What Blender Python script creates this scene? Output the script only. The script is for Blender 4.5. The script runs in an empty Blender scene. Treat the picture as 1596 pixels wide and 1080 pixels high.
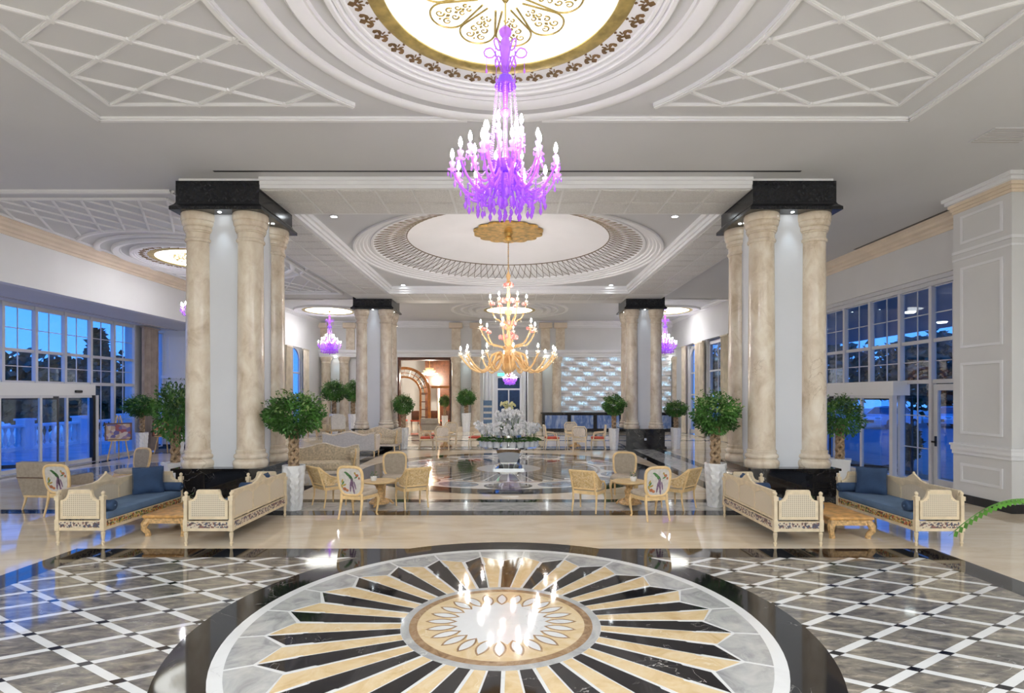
import bpy, math, random
from mathutils import Matrix, Vector
random.seed(7)
pi = math.pi
SC = bpy.context.scene
COL = SC.collection

# ---------------------------------------------------------------- camera
F, VX, VY, EYE = 860.0, 797.0, 615.0, 2.2
cam_d = bpy.data.cameras.new('camera')
cam_d.sensor_width = 36.0
cam_d.sensor_fit = 'HORIZONTAL'
cam_d.lens = 36.0 * F / 1596.0
cam_d.shift_x = (798 - VX) / 1596.0
cam_d.shift_y = (VY - 540) / 1596.0
cam_d.clip_end = 500
cam = bpy.data.objects.new('camera', cam_d)
cam.location = (0, 0, EYE)
cam.rotation_euler = (pi / 2, 0, 0)
COL.objects.link(cam)
SC.camera = cam

# ---------------------------------------------------------------- view + world (dusk sky)
SC.view_settings.view_transform = 'Standard'
SC.view_settings.look = 'None'
SC.view_settings.gamma = 1
SC.view_settings.exposure = 1.0
SC.view_settings.use_curve_mapping = False
SC.cycles.max_bounces = 8
SC.cycles.diffuse_bounces = 4
SC.cycles.glossy_bounces = 4
SC.cycles.transmission_bounces = 6
SC.cycles.transparent_max_bounces = 12
SC.cycles.sample_clamp_indirect = 4.0
W = bpy.data.worlds.new('dusk_sky')
SC.world = W
W.use_nodes = True
nt = W.node_tree
bg = nt.nodes['Background']
tc = nt.nodes.new('ShaderNodeTexCoord')
sp = nt.nodes.new('ShaderNodeSeparateXYZ')
rp = nt.nodes.new('ShaderNodeValToRGB')
nt.links.new(tc.outputs['Generated'], sp.inputs[0])
nt.links.new(sp.outputs['Z'], rp.inputs['Fac'])
rp.color_ramp.elements[0].position = 0.0
rp.color_ramp.elements[0].color = (0.10, 0.37, 1.0, 1)
rp.color_ramp.elements[1].position = 0.6
rp.color_ramp.elements[1].color = (0.012, 0.17, 0.9, 1)
nt.links.new(rp.outputs['Color'], bg.inputs['Color'])
bg.inputs['Strength'].default_value = 0.95

def lamp(name, typ, loc, energy, color=(0.92, 0.96, 1.0), size=0.1, rot=(0, 0, 0), parent=None, spot=1.2, blend=0.6):
    d = bpy.data.lights.new(name, typ)
    d.energy = energy
    d.color = color
    if typ == 'AREA':
        d.shape = 'DISK'
        d.size = size
    else:
        d.shadow_soft_size = size
    if typ == 'SPOT':
        d.spot_size = spot
        d.spot_blend = blend
    o = bpy.data.objects.new(name, d)
    o.location = loc
    o.rotation_euler = rot
    COL.objects.link(o)
    if parent: o.parent = parent
    return o

# ---------------------------------------------------------------- pixel -> place
def G(px, py, z=0.0):
    Z = (EYE - z) * F / (py - VY)
    return ((px - VX) / F * Z, Z)

# ---------------------------------------------------------------- materials
MATS = {}
def new_mat(name):
    m = bpy.data.materials.new(name)
    m.use_nodes = True
    MATS[name] = m
    return m, m.node_tree, m.node_tree.nodes['Principled BSDF']

def M(name, col, rough=0.5, metal=0.0, var=0.06, scale=6.0, bump=0.0, bscale=60.0, emit=None, estr=0.0, trans=0.0, alpha=1.0, coat=0.0, spec=0.5):
    """plain material with a little noise in its colour and relief"""
    m, nt, p = new_mat(name)
    p.inputs['Roughness'].default_value = rough
    p.inputs['Metallic'].default_value = metal
    p.inputs['Specular IOR Level'].default_value = spec
    p.inputs['Coat Weight'].default_value = coat
    p.inputs['Coat Roughness'].default_value = 0.05
    p.inputs['Transmission Weight'].default_value = trans
    p.inputs['Alpha'].default_value = alpha
    tc = nt.nodes.new('ShaderNodeTexCoord')
    n = nt.nodes.new('ShaderNodeTexNoise')
    n.inputs['Scale'].default_value = scale
    n.inputs['Detail'].default_value = 4
    nt.links.new(tc.outputs['Object'], n.inputs['Vector'])
    r = nt.nodes.new('ShaderNodeValToRGB')
    lo = [max(0, c * (1 - var * 2)) for c in col]
    hi = [min(1, c * (1 + var * 2)) for c in col]
    r.color_ramp.elements[0].color = (*lo, 1)
    r.color_ramp.elements[1].color = (*hi, 1)
    r.color_ramp.elements[0].position = 0.3
    r.color_ramp.elements[1].position = 0.7
    nt.links.new(n.outputs['Fac'], r.inputs['Fac'])
    nt.links.new(r.outputs['Color'], p.inputs['Base Color'])
    if bump:
        n2 = nt.nodes.new('ShaderNodeTexNoise')
        n2.inputs['Scale'].default_value = bscale
        n2.inputs['Detail'].default_value = 3
        nt.links.new(tc.outputs['Object'], n2.inputs['Vector'])
        b = nt.nodes.new('ShaderNodeBump')
        b.inputs['Strength'].default_value = bump
        b.inputs['Distance'].default_value = 0.01
        nt.links.new(n2.outputs['Fac'], b.inputs['Height'])
        nt.links.new(b.outputs['Normal'], p.inputs['Normal'])
    if emit:
        p.inputs['Emission Color'].default_value = (*emit, 1)
        p.inputs['Emission Strength'].default_value = estr
    return m

def marble(name, stops, scale=1.2, stretch=(1, 1, 1), dist=1.5, vein=None, vscale=2.0, vwidth=0.02, rough=0.06, offs=30.0, spec=0.5, detail=8, rot=0.0):
    """veined stone; every piece gets its own cut of the block"""
    m, nt, p = new_mat(name)
    p.inputs['Roughness'].default_value = rough
    p.inputs['Specular IOR Level'].default_value = spec
    N = nt.nodes.new
    tc = N('ShaderNodeTexCoord'); oi = N('ShaderNodeObjectInfo')
    mp = N('ShaderNodeMapping')
    mp.inputs['Scale'].default_value = stretch
    mp.inputs['Rotation'].default_value = (0, 0, rot)
    nt.links.new(tc.outputs['Object'], mp.inputs['Vector'])
    ml = N('ShaderNodeMath'); ml.operation = 'MULTIPLY'; ml.inputs[1].default_value = offs
    nt.links.new(oi.outputs['Random'], ml.inputs[0])
    ad = N('ShaderNodeVectorMath'); ad.operation = 'ADD'
    nt.links.new(mp.outputs['Vector'], ad.inputs[0]); nt.links.new(ml.outputs[0], ad.inputs[1])
    n = N('ShaderNodeTexNoise'); n.inputs['Scale'].default_value = scale; n.inputs['Detail'].default_value = detail
    n.inputs['Distortion'].default_value = dist; n.inputs['Roughness'].default_value = 0.62
    nt.links.new(ad.outputs['Vector'], n.inputs['Vector'])
    r = N('ShaderNodeValToRGB')
    el = r.color_ramp.elements
    while len(el) < len(stops): el.new(0.5)
    for e, (pos, c) in zip(el, stops):
        e.position = pos; e.color = (*c, 1)
    nt.links.new(n.outputs['Fac'], r.inputs['Fac'])
    out = r.outputs['Color']
    if vein:
        n2 = N('ShaderNodeTexNoise'); n2.inputs['Scale'].default_value = vscale; n2.inputs['Detail'].default_value = 5
        n2.inputs['Distortion'].default_value = 1.0
        nt.links.new(ad.outputs['Vector'], n2.inputs['Vector'])
        s = N('ShaderNodeMath'); s.operation = 'SUBTRACT'; s.inputs[1].default_value = 0.5
        nt.links.new(n2.outputs['Fac'], s.inputs[0])
        a = N('ShaderNodeMath'); a.operation = 'ABSOLUTE'
        nt.links.new(s.outputs[0], a.inputs[0])
        mr = N('ShaderNodeMapRange'); mr.inputs['From Min'].default_value = 0.0; mr.inputs['From Max'].default_value = vwidth
        mr.inputs['To Min'].default_value = 1.0; mr.inputs['To Max'].default_value = 0.0
        nt.links.new(a.outputs[0], mr.inputs['Value'])
        n3 = N('ShaderNodeTexNoise'); n3.inputs['Scale'].default_value = vscale * 0.7
        nt.links.new(ad.outputs['Vector'], n3.inputs['Vector'])
        mr2 = N('ShaderNodeMapRange'); mr2.inputs['From Min'].default_value = 0.5; mr2.inputs['From Max'].default_value = 0.68
        nt.links.new(n3.outputs['Fac'], mr2.inputs['Value'])
        mm = N('ShaderNodeMath'); mm.operation = 'MULTIPLY'
        nt.links.new(mr.outputs[0], mm.inputs[0]); nt.links.new(mr2.outputs[0], mm.inputs[1])
        mx = N('ShaderNodeMix'); mx.data_type = 'RGBA'
        nt.links.new(mm.outputs[0], mx.inputs['Factor'])
        nt.links.new(out, mx.inputs['A']); mx.inputs['B'].default_value = (*vein, 1)
        out = mx.outputs['Result']
    nt.links.new(out, p.inputs['Base Color'])
    return m

# stone
marble('cream_marble', [(0.3, (0.66, 0.53, 0.38)), (0.5, (0.78, 0.66, 0.5)), (0.72, (0.86, 0.77, 0.63))], 1.1, (0.5, 1.6, 1), 1.2, (0.8, 0.72, 0.6), 1.5, 0.015, 0.05)
marble('grey_marble', [(0.28, (0.06, 0.056, 0.054)), (0.43, (0.15, 0.138, 0.125)), (0.56, (0.25, 0.222, 0.182)), (0.72, (0.46, 0.405, 0.325))], 6.0, (0.7, 1.8, 1), 0.5, (0.5, 0.48, 0.45), 2.0, 0.01, 0.06)
marble('pale_grey_marble', [(0.3, (0.3, 0.3, 0.3)), (0.5, (0.46, 0.46, 0.45)), (0.7, (0.58, 0.57, 0.54))], 2.6, (1, 1, 1), 1.6, (0.66, 0.65, 0.62), 2.4, 0.012, 0.06)
marble('white_marble', [(0.3, (0.72, 0.72, 0.71)), (0.6, (0.8, 0.8, 0.79))], 1.5, (1, 1, 1), 1.0, (0.62, 0.62, 0.62), 2.0, 0.012, 0.06)
marble('black_marble', [(0.3, (0.006, 0.006, 0.008)), (0.7, (0.018, 0.017, 0.018))], 2.0, (1, 1, 1), 1.0, (0.55, 0.52, 0.48), 2.2, 0.0045, 0.05)
marble('gold_marble', [(0.3, (0.62, 0.43, 0.21)), (0.5, (0.74, 0.56, 0.32)), (0.72, (0.8, 0.66, 0.44))], 3.0, (1, 1, 1), 1.6, (0.84, 0.72, 0.5), 3.0, 0.012, 0.06)
marble('brown_marble', [(0.3, (0.2, 0.11, 0.05)), (0.5, (0.33, 0.2, 0.1)), (0.7, (0.48, 0.33, 0.19))], 6.0, (1, 1, 1), 1.4, (0.55, 0.4, 0.26), 5.0, 0.012, 0.07)
marble('blue_grey_marble', [(0.3, (0.1, 0.13, 0.2)), (0.55, (0.26, 0.31, 0.4)), (0.72, (0.5, 0.54, 0.6))], 2.0, (1, 1, 1), 1.6, None, 2, 0.01, 0.06)
marble('column_marble', [(0.28, (0.52, 0.41, 0.29)), (0.45, (0.67, 0.56, 0.43)), (0.6, (0.75, 0.66, 0.53)), (0.75, (0.82, 0.74, 0.63))], 3.2, (1.2, 1.2, 0.8), 0.5, (0.45, 0.34, 0.24), 1.6, 0.008, 0.2)
marble('blue_marble', [(0.3, (0.05, 0.1, 0.25)), (0.48, (0.13, 0.2, 0.4)), (0.62, (0.32, 0.38, 0.5)), (0.75, (0.45, 0.47, 0.5))], 1.3, (2.2, 1, 0.7), 2.2, None, 2, 0.01, 0.15)
M('black_granite', (0.012, 0.013, 0.016), 0.18, var=0.2, scale=30)
# room
M('ceiling_paint', (0.63, 0.635, 0.65), 0.7, var=0.012, scale=0.6)
M('white_paint', (0.79, 0.79, 0.785), 0.55, var=0.012, scale=1.0)
M('moulding_paint', (0.79, 0.79, 0.8), 0.5, var=0.012, scale=1.0)
M('cream_paint', (0.76, 0.64, 0.5), 0.55, var=0.03, scale=2.0)
M('grey_wall_paint', (0.52, 0.5, 0.49), 0.6, var=0.02, scale=1.0)
M('pier_paint', (0.67, 0.665, 0.655), 0.55, var=0.015, scale=1.0)
M('core_paint', (0.64, 0.655, 0.69), 0.5, var=0.015, scale=1.0)
M('asphalt', (0.11, 0.12, 0.14), 0.4, var=0.1, scale=2.0)
M('relief_tile', (0.68, 0.67, 0.65), 0.6, var=0.05, scale=30, bump=1.0, bscale=34)
M('frame_paint', (0.62, 0.62, 0.64), 0.35, var=0.01)
M('dark_metal', (0.03, 0.03, 0.035), 0.3, 0.6, var=0.05)
M('steel', (0.6, 0.6, 0.6), 0.25, 1.0, var=0.02)
M('gold_paint', (0.5, 0.38, 0.13), 0.35, 0.55, var=0.15, scale=8)
M('gold_leaf', (0.72, 0.46, 0.14), 0.3, 0.85, var=0.18, scale=7)
M('bronze_line', (0.16, 0.12, 0.07), 0.4, 0.5, var=0.1)
M('fleur_brown', (0.2, 0.12, 0.05), 0.45, 0.3, var=0.15)
M('curtain_taupe', (0.4, 0.33, 0.29), 0.85, var=0.08, scale=3, bump=0.3, bscale=80)
M('curtain_beige', (0.72, 0.64, 0.5), 0.8, var=0.06, scale=3, bump=0.3, bscale=80)
# furniture
M('ivory_wood', (0.74, 0.61, 0.42), 0.42, var=0.06, scale=9)
M('honey_wood', (0.7, 0.46, 0.19), 0.38, var=0.1, scale=8)
M('pale_frame', (0.76, 0.54, 0.27), 0.4, var=0.07, scale=9)
M('oak_table', (0.58, 0.31, 0.1), 0.35, var=0.18, scale=10)
M('oak_carved', (0.6, 0.38, 0.17), 0.45, var=0.2, scale=25, bump=0.8, bscale=45)
M('portal_wood', (0.42, 0.16, 0.035), 0.3, var=0.18, scale=6)
M('dark_wood', (0.1, 0.035, 0.015), 0.35, var=0.2, scale=6)
M('blue_velvet', (0.028, 0.058, 0.125), 0.9, var=0.1, scale=5, bump=0.2, bscale=120)
M('blue_mattress', (0.115, 0.185, 0.3), 0.9, var=0.07, scale=5, bump=0.2, bscale=120)
M('taupe_fabric', (0.37, 0.31, 0.24), 0.9, var=0.06, scale=20, bump=0.2, bscale=150)
M('seat_fabric', (0.5, 0.42, 0.33), 0.9, var=0.05, scale=20, bump=0.2, bscale=150)
M('beige_damask', (0.6, 0.5, 0.35), 0.85, var=0.14, scale=22, bump=0.25, bscale=60)
M('silver_fabric', (0.58, 0.55, 0.52), 0.85, var=0.05, scale=20, bump=0.15, bscale=150)
M('red_fabric', (0.55, 0.09, 0.05), 0.85, var=0.1, scale=20)
M('pale_fabric', (0.68, 0.6, 0.5), 0.85, var=0.06, scale=20)
M('embroidery_green', (0.08, 0.2, 0.07), 0.8, var=0.2, scale=30)
M('embroidery_purple', (0.2, 0.12, 0.2), 0.8, var=0.3, scale=40)
M('embroidery_rust', (0.4, 0.15, 0.07), 0.8, var=0.25, scale=40)
M('embroidery_ochre', (0.4, 0.28, 0.06), 0.8, var=0.2, scale=40)
# plants
M('leaf_green', (0.06, 0.17, 0.028), 0.45, var=0.35, scale=2.5)
M('leaf_pale', (0.16, 0.26, 0.07), 0.5, var=0.3, scale=2.5)
M('fern_green', (0.07, 0.21, 0.02), 0.45, var=0.25, scale=6)
M('leaf_dusk', (0.03, 0.06, 0.03), 0.7, var=0.3, scale=1.0)
M('bark', (0.36, 0.25, 0.15), 0.8, var=0.25, scale=16, bump=0.9, bscale=30)
M('pot_white', (0.82, 0.82, 0.82), 0.35, var=0.01)
M('soil', (0.05, 0.035, 0.025), 0.95, var=0.3, scale=30)
M('orchid_white', (0.94, 0.93, 0.94), 0.6, var=0.04, scale=20)
M('orchid_yellow', (0.8, 0.76, 0.42), 0.6, var=0.06, scale=20)
M('mirror', (0.8, 0.83, 0.85), 0.03, 1.0, var=0.01)
# lights
def emis(name, col, s):
    m = bpy.data.materials.new(name); m.use_nodes = True
    nt = m.node_tree; nt.nodes.clear()
    e = nt.nodes.new('ShaderNodeEmission'); o = nt.nodes.new('ShaderNodeOutputMaterial')
    e.inputs['Color'].default_value = (*col, 1); e.inputs['Strength'].default_value = s
    nt.links.new(e.outputs[0], o.inputs['Surface'])
    MATS[name] = m
    return m
emis('bulb_glow', (0.96, 0.96, 1.0), 60.0)
emis('amber_bulb_glow', (1.0, 0.95, 0.92), 260.0)
emis('dome_glow', (0.98, 0.98, 0.92), 1.0)
emis('aisle_dome_glow', (0.98, 0.98, 0.92), 2.8)
emis('down_glow', (0.9, 0.97, 1.0), 16.0)
emis('exit_green', (0.1, 0.8, 0.35), 1.5)
emis('porch_glow', (1.0, 0.95, 0.8), 4.0)

def glassy(name, tint=(1, 1, 1), gloss=1.0, rough=0.0, tr=1.0):
    """thin pane: clear, with a Fresnel reflection"""
    m = bpy.data.materials.new(name); m.use_nodes = True
    nt = m.node_tree; nt.nodes.clear(); N = nt.nodes.new
    t = N('ShaderNodeBsdfTransparent'); t.inputs['Color'].default_value = (*tint, 1)
    g = N('ShaderNodeBsdfGlossy'); g.inputs['Roughness'].default_value = rough
    lw = N('ShaderNodeLayerWeight'); lw.inputs['Blend'].default_value = 0.5
    pw = N('ShaderNodeMath'); pw.operation = 'POWER'; pw.inputs[1].default_value = 4.0
    f = N('ShaderNodeMath'); f.operation = 'MULTIPLY_ADD'; f.inputs[1].default_value = 0.9 * gloss; f.inputs[2].default_value = 0.04 * gloss
    nt.links.new(lw.outputs['Facing'], pw.inputs[0]); nt.links.new(pw.outputs[0], f.inputs[0])
    mx = N('ShaderNodeMixShader'); o = N('ShaderNodeOutputMaterial')
    nt.links.new(f.outputs[0], mx.inputs[0]); nt.links.new(t.outputs[0], mx.inputs[1]); nt.links.new(g.outputs[0], mx.inputs[2])
    nt.links.new(mx.outputs[0], o.inputs['Surface'])
    MATS[name] = m
    return m
glassy('pane_glass', (0.86, 0.93, 1.0))

def crystal(name, col, gl, emit=0.0, mixt=0.45):
    """tinted chandelier glass: part see-through, part glossy, lit from its own bulbs"""
    m = bpy.data.materials.new(name); m.use_nodes = True
    nt = m.node_tree; nt.nodes.clear(); N = nt.nodes.new
    t = N('ShaderNodeBsdfTransparent'); t.inputs['Color'].default_value = (*[min(1, c * 0.6 + 0.4) for c in col], 1)
    p = N('ShaderNodeBsdfPrincipled')
    p.inputs['Base Color'].default_value = (*col, 1); p.inputs['Roughness'].default_value = 0.08
    p.inputs['Coat Weight'].default_value = 0.6
    p.inputs['Subsurface Weight'].default_value = 0.0
    tl = N('ShaderNodeBsdfTranslucent'); tl.inputs['Color'].default_value = (*col, 1)
    m1 = N('ShaderNodeMixShader'); m1.inputs[0].default_value = 0.45
    m2 = N('ShaderNodeMixShader'); m2.inputs[0].default_value = mixt
    o = N('ShaderNodeOutputMaterial')
    nt.links.new(p.outputs[0], m1.inputs[1]); nt.links.new(tl.outputs[0], m1.inputs[2])
    nt.links.new(m1.outputs[0], m2.inputs[1]); nt.links.new(t.outputs[0], m2.inputs[2])
    nt.links.new(m2.outputs[0], o.inputs['Surface'])
    MATS[name] = m
    return m
crystal('violet_glass', (0.68, 0.27, 1.0), 0.5, mixt=0.35)
crystal('deep_violet_glass', (0.42, 0.14, 1.0), 0.5, mixt=0.35)
crystal('lilac_glass', (0.88, 0.6, 1.0), 0.5, mixt=0.45)
crystal('amber_glass', (0.86, 0.66, 0.38), 0.5, mixt=0.35)
crystal('clear_amber_glass', (0.96, 0.9, 0.78), 0.5, mixt=0.45)
crystal('pink_glass', (0.95, 0.5, 0.46), 0.5, mixt=0.2)

def woven(name, c1, c2, scale, axes='XYZ'):
    """cane webbing"""
    m, nt, p = new_mat(name)
    N = nt.nodes.new
    tc = N('ShaderNodeTexCoord')
    waves = []
    for ax in ('X', 'Y', 'Z'):
        w = N('ShaderNodeTexWave'); w.wave_type = 'BANDS'; w.bands_direction = ax
        w.inputs['Scale'].default_value = scale
        nt.links.new(tc.outputs['Object'], w.inputs['Vector'])
        waves.append(w)
    a = N('ShaderNodeMath'); a.operation = 'MAXIMUM'
    nt.links.new(waves[1 if axes == 'YZ' else 0].outputs['Fac'], a.inputs[0]); nt.links.new(waves[0 if axes == 'XZ' else 1].outputs['Fac'], a.inputs[1])
    b = N('ShaderNodeMath'); b.operation = 'MULTIPLY'
    nt.links.new(a.outputs[0], b.inputs[0]); nt.links.new(waves[2].outputs['Fac'], b.inputs[1])
    r = N('ShaderNodeValToRGB')
    r.color_ramp.elements[0].color = (*c1, 1); r.color_ramp.elements[1].color = (*c2, 1)
    r.color_ramp.elements[0].position = 0.1; r.color_ramp.elements[1].position = 0.6
    nt.links.new(b.outputs[0], r.inputs['Fac'])
    nt.links.new(r.outputs['Color'], p.inputs['Base Color'])
    bp = N('ShaderNodeBump'); bp.inputs['Strength'].default_value = 0.4; bp.inputs['Distance'].default_value = 0.004
    nt.links.new(b.outputs[0], bp.inputs['Height']); nt.links.new(bp.outputs['Normal'], p.inputs['Normal'])
    p.inputs['Roughness'].default_value = 0.6
    return m
woven('cane_pale', (0.72, 0.62, 0.47), (0.4, 0.33, 0.24), 11.0, 'XZ')
woven('cane_back', (0.72, 0.62, 0.47), (0.6, 0.5, 0.37), 16.0, 'YZ')
woven('cane_gold', (0.72, 0.52, 0.25), (0.62, 0.42, 0.18), 12.0)

def carved(name, cols, scale):
    """painted carving: cells of colour with relief"""
    m, nt, p = new_mat(name); N = nt.nodes.new
    tc = N('ShaderNodeTexCoord')
    v = N('ShaderNodeTexVoronoi'); v.inputs['Scale'].default_value = scale
    nt.links.new(tc.outputs['Object'], v.inputs['Vector'])
    r = N('ShaderNodeValToRGB'); r.color_ramp.interpolation = 'CONSTANT'
    el = r.color_ramp.elements
    while len(el) < len(cols): el.new(0.5)
    for i, (e, c) in enumerate(zip(el, cols)):
        e.position = i / len(cols); e.color = (*c, 1)
    sp = N('ShaderNodeSeparateColor')
    nt.links.new(v.outputs['Color'], sp.inputs[0]); nt.links.new(sp.outputs[0], r.inputs['Fac'])
    nt.links.new(r.outputs['Color'], p.inputs['Base Color'])
    b = N('ShaderNodeBump'); b.inputs['Strength'].default_value = 0.7; b.inputs['Distance'].default_value = 0.01
    nt.links.new(v.outputs['Distance'], b.inputs['Height']); nt.links.new(b.outputs['Normal'], p.inputs['Normal'])
    p.inputs['Roughness'].default_value = 0.6
    return m
carved('carved_apron', [(0.66, 0.55, 0.4), (0.12, 0.09, 0.09), (0.62, 0.52, 0.4), (0.25, 0.12, 0.1), (0.7, 0.6, 0.46), (0.1, 0.1, 0.14)], 42)
carved('carved_apron_bright', [(0.55, 0.36, 0.08), (0.08, 0.06, 0.05), (0.6, 0.42, 0.16), (0.45, 0.1, 0.05), (0.1, 0.16, 0.06), (0.62, 0.5, 0.3)], 42)
carved('carved_cane', [(0.74, 0.55, 0.3), (0.64, 0.44, 0.2), (0.78, 0.6, 0.36), (0.7, 0.5, 0.26), (0.58, 0.4, 0.2)], 38)
carved('painting_a', [(0.3, 0.2, 0.3), (0.5, 0.35, 0.25), (0.14, 0.12, 0.3), (0.6, 0.5, 0.45), (0.3, 0.08, 0.1)], 9)
carved('painting_b', [(0.5, 0.15, 0.06), (0.6, 0.35, 0.1), (0.3, 0.05, 0.04), (0.65, 0.5, 0.3), (0.2, 0.05, 0.1)], 9)

def led_stone(name):
    """split stone with cool light glinting out of it in patches"""
    m, nt, p = new_mat(name); N = nt.nodes.new
    tc = N('ShaderNodeTexCoord')
    p.inputs['Base Color'].default_value = (0.74, 0.69, 0.66, 1)
    p.inputs['Roughness'].default_value = 0.5
    sx = N('ShaderNodeSeparateXYZ'); nt.links.new(tc.outputs['Object'], sx.inputs[0])
    def mth(op, a, b=None, c=None):
        q = N('ShaderNodeMath'); q.operation = op
        for i_, v in enumerate((a, b, c)):
            if v is None: continue
            if isinstance(v, (int, float)): q.inputs[i_].default_value = v
            else: nt.links.new(v, q.inputs[i_])
        return q.outputs[0]
    s1 = mth('SINE', mth('ADD', mth('MULTIPLY', sx.outputs['X'], 4.4), mth('MULTIPLY', sx.outputs['Z'], 2.6)))
    s2 = mth('SINE', mth('MULTIPLY', sx.outputs['Z'], 10.4))
    n = N('ShaderNodeMath'); n.operation = 'MULTIPLY'
    nt.links.new(s1, n.inputs[0]); nt.links.new(s2, n.inputs[1])
    mr = N('ShaderNodeMapRange'); mr.inputs['From Min'].default_value = -0.15; mr.inputs['From Max'].default_value = 1.0
    nt.links.new(n.outputs[0], mr.inputs['Value'])
    n2 = N('ShaderNodeTexNoise'); n2.inputs['Scale'].default_value = 14; n2.inputs['Detail'].default_value = 2
    mp2 = N('ShaderNodeMapping'); mp2.inputs['Scale'].default_value = (1.4, 1, 0.5)
    nt.links.new(tc.outputs['Object'], mp2.inputs['Vector']); nt.links.new(mp2.outputs[0], n2.inputs['Vector'])
    mr2 = N('ShaderNodeMapRange'); mr2.inputs['From Min'].default_value = 0.4; mr2.inputs['From Max'].default_value = 0.6
    nt.links.new(n2.outputs['Fac'], mr2.inputs['Value'])
    mu = N('ShaderNodeMath'); mu.operation = 'MULTIPLY'
    nt.links.new(mr.outputs[0], mu.inputs[0]); nt.links.new(mr2.outputs[0], mu.inputs[1])
    mu2 = N('ShaderNodeMath'); mu2.operation = 'MULTIPLY'; mu2.inputs[1].default_value = 0.7
    nt.links.new(mu.outputs[0], mu2.inputs[0])
    p.inputs['Emission Color'].default_value = (0.35, 0.72, 1.0, 1)
    nt.links.new(mu2.outputs[0], p.inputs['Emission Strength'])
    return m
led_stone('led_stone')

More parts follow.
